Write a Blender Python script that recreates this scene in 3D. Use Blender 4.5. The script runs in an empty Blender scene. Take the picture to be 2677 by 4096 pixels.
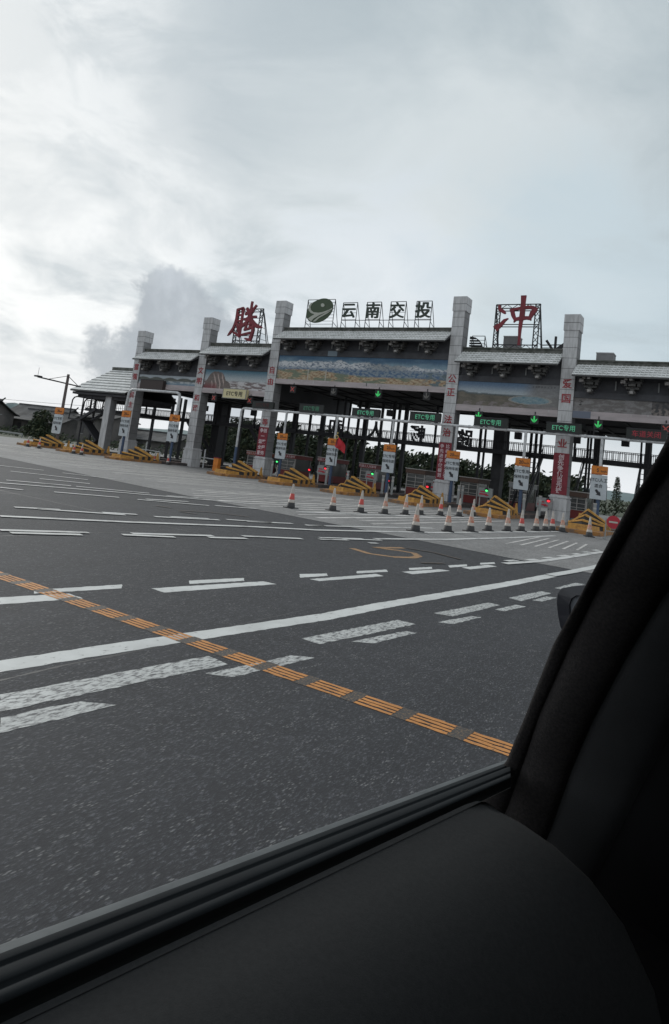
import bpy, math, random
from mathutils import Vector, Matrix, noise as mnoise
R_ = math.radians
sc = bpy.context.scene
random.seed(7)
# ------------------------------------------------------------------ camera
cam_d = bpy.data.cameras.new("camera"); cam = bpy.data.objects.new("camera", cam_d)
sc.collection.objects.link(cam); sc.camera = cam
CR = Vector((0.8500560197, 0.5119254688, 0.1238429559)); CU = Vector((-0.0380214376, -0.1748756498, 0.9838561264))
CF = Vector((-0.5253181261, 0.8410415099, 0.1291899565))
cam.matrix_world = Matrix(((CR.x, CU.x, -CF.x, 0), (CR.y, CU.y, -CF.y, 0), (CR.z, CU.z, -CF.z, 1.5), (0, 0, 0, 1)))
cam_d.sensor_fit = 'VERTICAL'; cam_d.sensor_height = 24.0
cam_d.lens = 2697.067 / 4096 * 24; cam_d.shift_y = -(2048 - 1498.535) / 4096
cam_d.clip_start = 0.01; cam_d.clip_end = 5000
# ------------------------------------------------------------------ world
w = bpy.data.worlds.new("World"); sc.world = w; w.use_nodes = True
nt = w.node_tree; nt.nodes.clear()
def N(t, **k):
    n = nt.nodes.new(t)
    for a, b in k.items(): setattr(n, a, b)
    return n
def lk(a, b): nt.links.new(a, b)
def M(op, a, b=None, c=None, clamp=False):
    n = N('ShaderNodeMath', operation=op); n.use_clamp = clamp
    for i, v in enumerate((a, b, c)):
        if v is None: continue
        if isinstance(v, (int, float)): n.inputs[i].default_value = v
        else: lk(v, n.inputs[i])
    return n.outputs[0]
def MIX(f, a, b):
    n = N('ShaderNodeMix', data_type='RGBA')
    for i, v in ((0, f), (6, a), (7, b)):
        if isinstance(v, (int, float)): n.inputs[i].default_value = v
        elif isinstance(v, tuple): n.inputs[i].default_value = (*v, 1)
        else: lk(v, n.inputs[i])
    return n.outputs[2]
SUN_EL, SUN_AZ = 24, -72          # azimuth from +Y, clockwise
tc = N('ShaderNodeTexCoord'); G = tc.outputs['Generated']
sky = N('ShaderNodeTexSky', sky_type='NISHITA', sun_disc=False)
sky.sun_elevation = R_(SUN_EL); sky.sun_rotation = R_(SUN_AZ); sky.air_density = 1.2; sky.dust_density = 3
sep = N('ShaderNodeSeparateXYZ'); lk(G, sep.inputs[0])
zz_ = M('ADD', M('MAXIMUM', sep.outputs[2], 0.0), 0.22)
cmb = N('ShaderNodeCombineXYZ')
lk(M('DIVIDE', sep.outputs[0], zz_), cmb.inputs[0]); lk(M('DIVIDE', sep.outputs[1], zz_), cmb.inputs[1])
def NO(vec, s, det=5, r=.55, dist=0.0):
    n = N('ShaderNodeTexNoise'); n.inputs['Scale'].default_value = s; n.inputs['Detail'].default_value = det
    n.inputs['Roughness'].default_value = r; n.inputs['Distortion'].default_value = dist; lk(vec, n.inputs['Vector']); return n.outputs[0]
n1 = NO(cmb.outputs[0], 0.75, 6, .5, .35); n2 = NO(cmb.outputs[0], 2.1, 7, .58, .5); n3 = NO(G, 9, 6, .6, .2)
def blob(d, r0, r1, jig=0.0, src=None):
    v = Vector(d).normalized(); n = N('ShaderNodeVectorMath', operation='DOT_PRODUCT'); lk(G, n.inputs[0]); n.inputs[1].default_value = v
    x = n.outputs['Value']
    if jig: x = M('ADD', x, M('MULTIPLY', M('SUBTRACT', src or n3, .5), jig))
    m = N('ShaderNodeMapRange', interpolation_type='SMOOTHSTEP'); lk(x, m.inputs[0])
    m.inputs[1].default_value = math.cos(R_(r1)); m.inputs[2].default_value = math.cos(R_(r0)); return m.outputs[0]
def ramp(x, a, b):
    m = N('ShaderNodeMapRange', interpolation_type='SMOOTHSTEP'); lk(x, m.inputs[0]); m.inputs[1].default_value = a; m.inputs[2].default_value = b; return m.outputs[0]
base = MIX(ramp(n1, .38, .62), (.50, .55, .59), (.70, .725, .74))
base = MIX(M('MULTIPLY', ramp(n2, .48, .64), .62), base, (.86, .87, .875))
n5 = NO(cmb.outputs[0], 4.6, 6, .6, .8)
base = MIX(M('MULTIPLY', ramp(n5, .47, .66), .5), base, (.50, .55, .585))
base = MIX(M('MULTIPLY', ramp(n5, .50, .30), .0), base, (.9, .9, .9))
base = MIX(M('MULTIPLY', blob((.1, .8, .5), 10, 60), .72), base, (.405, .465, .495))          # thinner, bluer grey to the upper right
base = MIX(M('MULTIPLY', blob((-.10, .80, .59), 2, 40, .10, n1), .45), base, (.36, .42, .455))
base = MIX(M('MULTIPLY', blob((-.36, .85, .32), 4, 24, .14, n2), .65), base, (.72, .755, .765))
band = M('MULTIPLY', ramp(sep.outputs[2], .0, .12), M('SUBTRACT', 1.0, ramp(sep.outputs[2], .22, .44)))
bandm = M('MULTIPLY', M('MULTIPLY', band, blob((-.72, .65, .22), 10, 50)), ramp(n2, .36, .60))
base = MIX(M('MULTIPLY', bandm, .8), base, (.93, .93, .925))
base = MIX(M('MULTIPLY', blob((-.20, .95, .25), 2, 15, .10, n2), .6), base, (.47, .57, .63))
base = MIX(M('MULTIPLY', blob((-.52, .82, .20), 1, 14, .16, n2), .55), base, (.64, .69, .74))
base = MIX(M('SUBTRACT', 1.0, ramp(sep.outputs[2], .0, .13)), base, (.80, .81, .83))
n4 = NO(G, 26, 5, .6, .3)
nb = M('ADD', M('MULTIPLY', n3, .7), M('MULTIPLY', n4, .3))
cum = MIX(ramp(n3, .38, .64), (.40, .435, .475), (.52, .555, .60))
for d_, r0_, r1_ in (((-.700, .690, .150), 4.4, 5.6), ((-.757, .643, .108), 2.9, 4.0), ((-.725, .660, .190), 2.4, 3.4), ((-.650, .745, .120), 3.6, 5.0)):
    base = MIX(M('MULTIPLY', blob(d_, r0_, r1_, .010, nb), .88), base, cum)
bgA = N('ShaderNodeBackground'); lk(sky.outputs[0], bgA.inputs[0]); bgA.inputs[1].default_value = .06
bgB = N('ShaderNodeBackground'); lk(base, bgB.inputs[0]); bgB.inputs[1].default_value = 0.78
mx = N('ShaderNodeMixShader'); mx.inputs[0].default_value = .975
lk(bgA.outputs[0], mx.inputs[1]); lk(bgB.outputs[0], mx.inputs[2])
wo = N('ShaderNodeOutputWorld'); lk(mx.outputs[0], wo.inputs[0])
# ------------------------------------------------------------------ sun
sd = bpy.data.lights.new("sun", 'SUN'); sd.energy = 1.2; sd.angle = R_(25); sd.color = (1, .96, .9)
so = bpy.data.objects.new("sun", sd); sc.collection.objects.link(so)
sdir = Vector((math.sin(R_(SUN_AZ)) * math.cos(R_(SUN_EL)), math.cos(R_(SUN_AZ)) * math.cos(R_(SUN_EL)), math.sin(R_(SUN_EL))))
so.rotation_euler = sdir.to_track_quat('Z', 'Y').to_euler()
sc.view_settings.view_transform = 'Standard'; sc.view_settings.look = 'None'; sc.view_settings.exposure = 0.58; sc.view_settings.gamma = 1
sc.render.engine = 'CYCLES'; sc.cycles.max_bounces = 6; sc.cycles.transparent_max_bounces = 12; sc.cycles.use_denoising = True
# ------------------------------------------------------------------ materials
MATS = {}
def mat(name, col, rough=.7, metal=0, spec=.5, noise=None, bump=None, emit=None, estr=1.0):
    """noise = (scale, dark colour, low, high[, object-space stretch]); bump = (scale, strength)"""
    global nt
    if name in MATS: return MATS[name]
    m = bpy.data.materials.new(name); m.use_nodes = True; nt = m.node_tree
    b = nt.nodes['Principled BSDF']; b.inputs['Base Color'].default_value = (*col, 1)
    b.inputs['Roughness'].default_value = rough; b.inputs['Metallic'].default_value = metal; b.inputs['Specular IOR Level'].default_value = spec
    t = N('ShaderNodeTexCoord').outputs['Object']
    if noise:
        s, c2, lo, hi = noise[:4]; v = t
        if len(noise) > 4:
            mp = N('ShaderNodeMapping'); mp.inputs['Scale'].default_value = noise[4]; lk(t, mp.inputs[0]); v = mp.outputs[0]
        lk(MIX(ramp(NO(v, s, 6, .62), lo, hi), c2, col), b.inputs['Base Color'])
    if bump:
        bm = N('ShaderNodeBump'); bm.inputs['Strength'].default_value = bump[1]; bm.inputs['Distance'].default_value = .02
        lk(NO(t, bump[0], 5, .6), bm.inputs['Height']); lk(bm.outputs[0], b.inputs['Normal'])
    if emit:
        b.inputs['Emission Color'].default_value = (*emit, 1); b.inputs['Emission Strength'].default_value = estr
    MATS[name] = m; return m
def mat_road(name, base_c, speck, scale, stretch, patch, gain=3.2):
    global nt
    m = bpy.data.materials.new(name); m.use_nodes = True; nt = m.node_tree; b = nt.nodes['Principled BSDF']
    t = N('ShaderNodeTexCoord').outputs['Object']
    mp = N('ShaderNodeMapping'); mp.inputs['Scale'].default_value = stretch; lk(t, mp.inputs[0]); v = mp.outputs[0]
    big = NO(t, .35, 5, .6); fine = NO(v, scale, 4, .75); mid = NO(t, 3.0, 4, .6)
    c = MIX(ramp(big, .3, .7), tuple(x * patch for x in base_c), base_c)
    c = MIX(M('MULTIPLY', ramp(mid, .35, .7), .35), c, tuple(x * 1.35 for x in base_c))
    mp2 = N('ShaderNodeMapping'); mp2.inputs['Scale'].default_value = (1.1, .06, 1); lk(t, mp2.inputs[0]); c = MIX(M('MULTIPLY', ramp(NO(mp2.outputs[0], 1.3, 4, .6), .42, .66), .30), c, tuple(x * .55 for x in base_c))
    c = MIX(ramp(fine, .36, .54), MIX(.25, c, (.006, .006, .008)), MIX(ramp(fine, .52, .72), c, tuple(x * gain for x in base_c)))
    vo = N('ShaderNodeTexVoronoi'); vo.inputs['Scale'].default_value = scale * .95; lk(v, vo.inputs['Vector'])
    sel = M('MULTIPLY', M('SUBTRACT', 1.0, ramp(vo.outputs['Distance'], .12, .42)), ramp(NO(v, scale * .23, 2, .5), .52, .62))
    c = MIX(M('MULTIPLY', sel, .7), c, speck)
    lk(c, b.inputs['Base Color']); b.inputs['Roughness'].default_value = .82; b.inputs['Specular IOR Level'].default_value = .3
    bm = N('ShaderNodeBump'); bm.inputs['Strength'].default_value = .5; bm.inputs['Distance'].default_value = .01
    lk(fine, bm.inputs['Height']); lk(bm.outputs[0], b.inputs['Normal'])
    return m
def mat_paint(name, col, under, scale, lo, hi, stretch=(1, 1, 1)):
    global nt
    m = bpy.data.materials.new(name); m.use_nodes = True; nt = m.node_tree; b = nt.nodes['Principled BSDF']
    t = N('ShaderNodeTexCoord').outputs['Object']; mp = N('ShaderNodeMapping'); mp.inputs['Scale'].default_value = stretch; lk(t, mp.inputs[0])
    f = ramp(NO(mp.outputs[0], scale, 6, .7), lo, hi); c2 = MIX(ramp(NO(t, 2.5, 4, .6), .3, .7), tuple(x * .8 for x in col), col)
    lk(MIX(f, under, c2), b.inputs['Base Color']); b.inputs['Roughness'].default_value = .7
    return m
A0 = (.036, .037, .0415)
ASPH = mat_road('asphalt', A0, (.21, .21, .21), 85, (1, .33, 1), .80)
CONC = mat_road('concrete_paving', (.215, .212, .21), (.30, .29, .28), 18, (1, .45, 1), .75, 1.35)
GRASS = mat('grass', (.045, .06, .025), .9, noise=(1.5, (.03, .035, .02), .35, .65))
WPAINT = mat_paint('white_paint', (.56, .57, .56), (.08, .08, .08), 22, .28, .42, (1, .5, 1))
WROUGH = mat_paint('white_paint_rough', (.50, .51, .50), (.045, .045, .05), 26, .34, .58, (1.6, .5, 1))
WFAR = mat_paint('white_paint_worn', (.56, .56, .55), (.16, .16, .16), 5, .28, .5, (1, .3, 1))
WSTRIPE = mat_paint('faded_paint', (.58, .56, .54), (.215, .212, .21), 3, .32, .52, (1, .35, 1))
OPAINT = mat_paint('orange_paint', (.52, .22, .055), (.05, .045, .04), 30, .30, .46)
OWORN = mat_paint('orange_paint_worn', (.15, .10, .06), (.030, .030, .032), 60, .47, .60)
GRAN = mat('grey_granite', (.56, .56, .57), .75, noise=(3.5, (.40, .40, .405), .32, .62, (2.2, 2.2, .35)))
GRAN2 = mat('shaded_granite', (.25, .25, .255), .8, noise=(3, (.20, .20, .205), .3, .7))  # darker copy of the granite, side shade put into the colour
JOINT = mat('joint', (.09, .09, .09), .9)
TILE = mat('roof_tile', (.62, .63, .63), .8, noise=(3.5, (.42, .43, .42), .32, .62, (1, 1, 1)))
TILED = mat('painted_tile_shade', (.085, .085, .085), .9)  # near-black strips standing in for the shade below each tile course
RIDGE = mat('mossy_ridge', (.15, .15, .14), .9, noise=(3, (.065, .07, .06), .35, .65))
BAND = mat('dark_frieze', (.085, .088, .098), .8, noise=(2, (.06, .06, .068), .3, .7))
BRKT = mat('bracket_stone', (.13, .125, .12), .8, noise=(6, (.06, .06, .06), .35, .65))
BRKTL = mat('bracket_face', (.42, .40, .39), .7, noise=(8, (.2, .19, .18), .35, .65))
PINK = mat('pink_granite', (.48, .42, .43), .75, noise=(1.2, (.37, .33, .335), .35, .65, (.6, 1, 3)))
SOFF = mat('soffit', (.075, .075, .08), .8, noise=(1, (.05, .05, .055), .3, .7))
STEEL = mat('dark_steel', (.035, .035, .04), .6, .3)
DARKC = mat('dark_concrete', (.10, .10, .105), .85, noise=(2, (.06, .06, .065), .3, .7))
RED = mat('red_letter', (.32, .022, .03), .5)
REDB = mat('red_banner', (.24, .03, .045), .7, noise=(3, (.17, .02, .03), .3, .7))
WTXT = mat('white_letter', (.62, .50, .52), .7)
SIGNR = mat('roof_sign_red', (.22, .018, .03), .5, noise=(2, (.14, .012, .02), .3, .7))
SIGNG = mat('roof_sign_green', (.045, .07, .035), .5); SIGND = mat('sign_dark_green', (.03, .045, .035), .5)
SIGNW = mat('sign_pale', (.42, .43, .38), .6)
WPIPE = mat('white_pipe', (.55, .56, .57), .45, noise=(5, (.40, .41, .42), .35, .6))
BPIPE = mat('blue_pipe', (.045, .075, .14), .5)
ORPL = mat('orange_plate', (.62, .20, .02), .5, noise=(4, (.50, .15, .015), .35, .6)); WHPL = mat('white_plate', (.50, .54, .57), .5, noise=(3, (.43, .47, .50), .3, .7)); BLK = mat('black_letter', (.02, .02, .025), .5)
YEL = mat('yellow_block', (.50, .27, .06), .7, noise=(5, (.30, .15, .04), .3, .6)); YDK = mat('black_block', (.028, .028, .03), .7)
YKERB = mat('faded_orange_kerb', (.36, .17, .05), .8, noise=(4, (.17, .12, .09), .35, .6)); ISL = mat('island_kerb', (.12, .10, .095), .85, noise=(2, (.06, .055, .055), .35, .65))
LEDB = mat('led_housing', (.012, .016, .014), .5); LEDG = mat('led_green', (.05, .3, .15), .5, emit=(.14, .50, .32), estr=.24)
LEDD = mat('led_green_dim', (.02, .05, .035), .5, emit=(.03, .12, .07), estr=.5); LEDR = mat('led_red', (.22, .02, .03), .5, emit=(.5, .03, .06), estr=.10); LEDRD = mat('led_red_dim', (.06, .012, .014), .5)
ARRG = mat('signal_green', (.05, .5, .1), .4, emit=(.06, .8, .22), estr=.25); ARRR = mat('signal_red', (.35, .06, .05), .5, emit=(.4, .08, .08), estr=.12); ARRD = mat('signal_off', (.16, .15, .14), .5)
LRED = mat('lamp_red', (.8, .02, .02), .4, emit=(1, .03, .05), estr=1.1); LGRN = mat('lamp_green', (.02, .8, .2), .4, emit=(.1, 1, .25), estr=.9)
CREAM = mat('cream_box', (.62, .55, .33), .6); BROWN = mat('brown_panel', (.045, .032, .03), .6)
CONEO = mat('cone_orange', (.40, .13, .075), .6, noise=(9, (.42, .30, .24), .38, .62)); CONER = mat('cone_red', (.42, .05, .04), .5)
CONEW = mat('cone_white', (.44, .41, .38), .6, noise=(8, (.36, .32, .28), .35, .6)); CONEK = mat('cone_black', (.03, .03, .032), .7)
BOOTH = mat('booth_frame', (.42, .40, .38), .5); BOOTHR = mat('booth_red', (.20, .03, .028), .55); GLASSD = mat('booth_glass', (.10, .105, .105), .15); GREYP = mat('grey_panel', (.26, .27, .27), .5)
BROWNB = mat('booth_brown', (.11, .065, .05), .7)
BARK = mat('bark', (.05, .042, .035), .9); LEAF1 = mat('leaf_dark', (.018, .030, .015), .8); LEAF2 = mat('leaf_mid', (.035, .052, .024), .8); LEAF3 = mat('leaf_olive', (.055, .062, .028), .8)
FLAG = mat('flag_red', (.50, .02, .035), .7, noise=(3, (.36, .012, .02), .3, .7)); GOLD = mat('gold_ring', (.6, .45, .15), .5)
HWALL = mat('house_wall', (.14, .13, .125), .9, noise=(.3, (.06, .06, .06), .35, .65)); HROOF = mat('house_roof', (.085, .085, .088), .9, noise=(.6, (.035, .035, .036), .35, .65))
HILL = mat('hill', (.14, .185, .19), .9); CARW = mat('car_white', (.5, .5, .52), .3); RUB = mat('rubber', (.010, .011, .011), .9, spec=.1)
# cabin
FAB = mat('cabin_fabric', (.055, .049, .049), .95, spec=.15, noise=(500, (.036, .034, .034), .35, .65), bump=(900, .25))
PAD = mat('door_leather', (.0215, .0225, .0235), .85, spec=.2, noise=(400, (.017, .018, .019), .3, .7), bump=(1400, .12))
SEAL = mat('window_seal', (.018, .021, .023), .7, spec=.05, noise=(20, (.015, .017, .019), .3, .7)); MIRH = mat('mirror_housing', (.015, .016, .022), .3)
MIRG_ = mat('mirror_glass', (.16, .17, .19), .25)
# ------------------------------------------------------------------ builders
COL = sc.collection
def tag(o, label, cat, group=None):
    o['label'] = label; o['category'] = cat
    if group: o['group'] = group
    return o
def thing(name, loc, label, cat, group=None, rz=0.0):
    o = bpy.data.objects.new(name, None); COL.objects.link(o); o.location = loc; o.rotation_euler = (0, 0, rz); o.empty_display_size = .2
    return tag(o, label, cat, group)
class MB:
    def __init__(s, ox=0, oy=0, oz=0): s.v = []; s.f = []; s.m = []; s.o = (ox, oy, oz); s.mi = 0
    def add(s, vs, fs):
        n = len(s.v); ox, oy, oz = s.o
        s.v += [(a - ox, b - oy, c - oz) for a, b, c in vs]; s.f += [tuple(n + i for i in f) for f in fs]; s.m += [s.mi] * len(fs); return s
    def box(s, x0, x1, y0, y1, z0, z1):
        return s.add([(x0, y0, z0), (x1, y0, z0), (x1, y1, z0), (x0, y1, z0), (x0, y0, z1), (x1, y0, z1), (x1, y1, z1), (x0, y1, z1)],
                     [(0, 3, 2, 1), (4, 5, 6, 7), (0, 1, 5, 4), (1, 2, 6, 5), (2, 3, 7, 6), (3, 0, 4, 7)])
    def hexa(s, p): return s.add(p, [(0, 3, 2, 1), (4, 5, 6, 7), (0, 1, 5, 4), (1, 2, 6, 5), (2, 3, 7, 6), (3, 0, 4, 7)])
    def tube(s, p, q, r, n=8, r2=None):
        p = Vector(p); q = Vector(q); d = (q - p).normalized(); a = d.orthogonal().normalized(); b = d.cross(a); r2 = r if r2 is None else r2
        vs = []
        for c, rr in ((p, r), (q, r2)):
            for k in range(n):
                t = 2 * math.pi * k / n; vs.append(tuple(c + (a * math.cos(t) + b * math.sin(t)) * rr))
        return s.add(vs, [(k, (k + 1) % n, n + (k + 1) % n, n + k) for k in range(n)] + [tuple(range(n))[::-1], tuple(range(n, 2 * n))])
    def path(s, pts, r, n=8):
        for a, b in zip(pts, pts[1:]): s.tube(a, b, r, n)
        return s
    def bar(s, p, q, w, h=None):
        h = h or w; p = Vector(p); q = Vector(q); d = (q - p).normalized(); up = Vector((0, 0, 1)) if abs(d.z) < .95 else Vector((0, 1, 0))
        a = d.cross(up).normalized() * w / 2; b = a.cross(d).normalized() * h / 2
        vs = [tuple(c + x * a + y * b) for c in (p, q) for x, y in ((-1, -1), (1, -1), (1, 1), (-1, 1))]
        return s.add(vs, [(0, 1, 2, 3), (7, 6, 5, 4), (0, 4, 5, 1), (1, 5, 6, 2), (2, 6, 7, 3), (3, 7, 4, 0)])
    def ext(s, pts, y0, y1):         # polygon in XZ extruded along Y
        n = len(pts); vs = [(x, y0, z) for x, z in pts] + [(x, y1, z) for x, z in pts]
        return s.add(vs, [tuple(range(n)), tuple(range(n, 2 * n))[::-1]] + [(i, n + i, n + (i + 1) % n, (i + 1) % n) for i in range(n)])
    def flat(s, pts, z): return s.add([(x, y, z) for x, y in pts], [tuple(range(len(pts)))])
    def rag(s, pts, z, j=.008):      # painted patch with slightly ragged edges
        P = []
        for a, b in zip(pts, pts[1:] + pts[:1]):
            L = math.dist(a, b); n = max(2, int(L / .05)); 
            for k in range(n): q = k / n; P.append((a[0] + (b[0] - a[0]) * q + random.uniform(-j, j) * (k > 0), a[1] + (b[1] - a[1]) * q + random.uniform(-j, j) * (k > 0)))
        return s.flat(P, z)
    def ribbon(s, pts, wd, z, jit=0):       # road line
        if jit:
            Q = []
            for a, b in zip(pts, pts[1:]):
                n = max(1, int(math.dist(a, b) / .07)); Q += [(a[0] + (b[0] - a[0]) * k / n, a[1] + (b[1] - a[1]) * k / n) for k in range(n)]
            pts = Q + [pts[-1]]
        L = []; Rr = []
        for i, p in enumerate(pts):
            a = Vector(pts[max(i - 1, 0)]); b = Vector(pts[min(i + 1, len(pts) - 1)]); d = (b - a).normalized(); nrm = Vector((-d.y, d.x)) * (wd / 2 + random.uniform(-jit, jit))
            L.append((p[0] + nrm.x, p[1] + nrm.y)); Rr.append((p[0] - nrm.x, p[1] - nrm.y))
        for i in range(len(pts) - 1): s.flat([Rr[i], Rr[i + 1], L[i + 1], L[i]], z)
        return s
    def stroke(s, pts, y0, y1):      # brush stroke (x, z, half width)
        P = []
        for i in range(len(pts) - 1):
            for k in range(4):
                t = k / 4; P.append([pts[i][j] * (1 - t) + pts[i + 1][j] * t for j in range(3)])
        P.append(pts[-1]); L = []; Rr = []
        for i, p in enumerate(P):
            a = P[max(i - 1, 0)]; b = P[min(i + 1, len(P) - 1)]; d = Vector((b[0] - a[0], b[1] - a[1]))
            d = d.normalized() if d.length else Vector((1, 0)); hw = max(p[2], .01) * .85
            L.append((p[0] - d.y * hw, p[1] + d.x * hw)); Rr.append((p[0] + d.y * hw, p[1] - d.x * hw))
        n = len(P); vs = [(x, y0, z) for x, z in L + Rr] + [(x, y1, z) for x, z in L + Rr]; fs = []
        for i in range(n - 1):
            fs += [(i, i + 1, n + i + 1, n + i), (2 * n + i, 3 * n + i, 3 * n + i + 1, 2 * n + i + 1), (i, 2 * n + i, 2 * n + i + 1, i + 1), (n + i, n + i + 1, 3 * n + i + 1, 3 * n + i)]
        fs += [(0, n, 3 * n, 2 * n), (n - 1, 3 * n - 1, 4 * n - 1, 2 * n - 1)]
        return s.add(vs, fs)
    def build(s, name, m, parent=None, smooth=False, kind=None, loc=None):
        me = bpy.data.meshes.new(name); me.from_pydata(s.v, [], s.f)
        for x in (m if isinstance(m, (list, tuple)) else [m]): me.materials.append(x)
        if isinstance(m, (list, tuple)): me.polygons.foreach_set('material_index', s.m)
        import bmesh
        bm = bmesh.new(); bm.from_mesh(me); bmesh.ops.recalc_face_normals(bm, faces=bm.faces); bm.to_mesh(me); bm.free()
        if smooth:
            for p in me.polygons: p.use_smooth = True
        o = bpy.data.objects.new(name, me); COL.objects.link(o); o.parent = parent
        if loc: o.location = loc
        if kind: o['kind'] = kind
        return o
def dup(root, loc, label, rz=None):
    r = root.copy(); COL.objects.link(r); r.location = loc; r['label'] = label
    if rz is not None: r.rotation_euler = (0, 0, rz)
    for ch in list(root.children):
        c = ch.copy(); COL.objects.link(c); c.parent = r
        for g in list(ch.children):
            d = g.copy(); COL.objects.link(d); d.parent = c
    return r
# text -> mesh facing -Y, centred in X, baseline box centred in Z
def text(name, s, size, m, parent, at, depth=.01, bold=.0, mirror=False, spacing=1.0, wscale=1.0):
    cu = bpy.data.curves.new(name, 'FONT'); cu.body = s; cu.size = 1; cu.align_x = 'CENTER'; cu.align_y = 'CENTER'; cu.offset = bold; cu.extrude = 0; cu.space_character = spacing
    cu.resolution_u = 3
    to = bpy.data.objects.new('tmp', cu); COL.objects.link(to); bpy.context.view_layer.update()
    me0 = bpy.data.meshes.new_from_object(to.evaluated_get(bpy.context.evaluated_depsgraph_get()))
    bpy.data.objects.remove(to); bpy.data.curves.remove(cu)
    vs = [v.co.copy() for v in me0.vertices]; fs = [tuple(p.vertices) for p in me0.polygons]
    if vs:
        x0 = min(v.x for v in vs); x1 = max(v.x for v in vs); y0 = min(v.y for v in vs); y1 = max(v.y for v in vs); cx = (x0 + x1) / 2; cy = (y0 + y1) / 2
    else: cx = cy = 0
    n = len(vs); sg = -1 if mirror else 1
    A = [((v.x - cx) * size * wscale * sg, 0, (v.y - cy) * size) for v in vs]
    from collections import Counter
    ec = Counter(); eo = {}
    for f in fs:
        for a, b in zip(f, f[1:] + f[:1]): ec[frozenset((a, b))] += 1; eo[frozenset((a, b))] = (a, b)
    V = A + [(x, depth, z) for x, y, z in A]; F = [f for f in fs] + [tuple(i + n for i in f[::-1]) for f in fs]
    F += [(b, a, a + n, b + n) for k, (a, b) in eo.items() if ec[k] == 1]
    bpy.data.meshes.remove(me0)
    me = bpy.data.meshes.new(name); me.from_pydata(V, [], F); me.materials.append(m)
    o = bpy.data.objects.new(name, me); COL.objects.link(o); o.parent = parent; o.location = at; return o
TENG = [[[-31.609,11.562,0.079],[-31.576,11.211,0.11],[-31.566,10.811,0.125],[-31.631,10.487,0.117],[-31.756,10.139,0.102],[-31.925,9.864,0.126],[-32.066,9.689,0.095],[-32.188,9.576,0.016]],[[-31.6,11.511,0.094],[-31.327,11.558,0.094],[-31.084,11.592,0.14],[-31.068,11.505,0.17],[-31.061,11.206,0.108],[-31.066,10.809,0.108],[-31.109,10.363,0.17],[-31.104,9.992,0.139],[-31.092,9.671,0.124],[-31.066,9.449,0.031]],[[-31.522,11.086,0.078],[-31.12,11.107,0.078]],[[-31.507,10.661,0.078],[-31.075,10.685,0.077]],[[-31.7,9.84,0.094],[-31.396,9.718,0.093],[-31.075,9.498,0.077]],[[-31.515,10.537,0.109],[-31.34,10.264,0.093],[-31.214,9.917,0.093],[-31.098,9.621,0.093]],[[-30.326,12.089,0.092],[-30.344,11.842,0.092],[-30.337,11.545,0.107],[-30.302,11.347,0.183]],[[-29.882,11.809,0.091],[-30.019,11.639,0.091],[-30.145,11.493,0.106]],[[-30.706,11.636,0.077],[-30.65,11.499,0.138],[-30.455,11.348,0.168]],[[-30.815,11.129,0.077],[-30.56,11.251,0.138],[-30.241,11.346,0.198],[-30.066,11.393,0.091]],[[-30.991,10.734,0.031],[-30.748,10.758,0.092],[-30.319,10.928,0.152],[-29.988,10.95,0.106],[-29.75,10.973,0.09]],[[-30.31,11.396,0.213],[-30.358,11.15,0.198],[-30.375,10.904,0.183],[-30.484,10.658,0.137],[-30.695,10.461,0.138],[-30.972,10.288,0.123],[-31.078,10.19,0.062]],[[-30.375,10.904,0.122],[-30.118,10.656,0.167],[-29.897,10.436,0.196],[-29.566,10.265,0.164],[-29.165,10.192,0.059]],[[-30.568,10.609,0.092],[-30.554,10.363,0.077],[-30.602,10.116,0.092],[-30.667,9.969,0.077]],[[-30.279,10.706,0.076],[-30.205,10.46,0.076],[-30.253,10.215,0.076]],[[-30.563,10.412,0.046],[-30.14,10.436,0.061]],[[-30.7,9.981,0.061],[-30.322,10.093,0.091],[-30.04,10.216,0.106],[-29.871,10.289,0.09]],[[-29.958,10.265,0.151],[-29.895,9.996,0.135],[-29.928,9.752,0.12],[-30.001,9.484,0.151],[-30.04,9.191,0.075]],[[-30.913,9.623,0.077],[-30.557,9.699,0.092],[-30.087,9.8,0.091]],[[-30.5,9.381,0.061],[-30.243,9.311,0.106],[-30.027,9.289,0.121]]]
CHONG = [[[-12.36,11.525,0.045],[-12.292,11.282,0.12],[-12.069,11.129,0.119],[-11.94,11.022,0.059]],[[-11.751,10.737,0.029],[-11.962,10.618,0.103],[-12.148,10.379,0.133],[-12.342,10.229,0.193],[-12.35,9.989,0.03]],[[-12.569,10.244,0.03],[-12.345,10.259,0.164]],[[-10.994,12.053,0.18],[-10.987,11.651,0.151],[-10.982,11.265,0.165],[-10.989,10.85,0.172],[-11.021,10.555,0.122],[-11.042,10.143,0.108],[-11.034,9.731,0.086],[-11.016,9.204,0.086]],[[-11.704,11.184,0.088],[-11.404,11.27,0.088],[-11.06,11.325,0.101],[-10.66,11.364,0.114],[-10.402,11.345,0.113],[-10.167,11.239,0.07]],[[-11.574,11.213,0.132],[-11.489,10.914,0.131],[-11.348,10.645,0.102],[-11.422,10.497,0.015]],[[-11.35,10.675,0.102],[-11.065,10.733,0.13],[-10.722,10.76,0.114],[-10.463,10.729,0.128]],[[-10.281,11.256,0.169],[-10.431,11.022,0.156],[-10.537,10.759,0.099],[-10.481,10.612,0.043]],[[-11.105,9.232,0.043],[-10.964,9.263,0.086]]]
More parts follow.
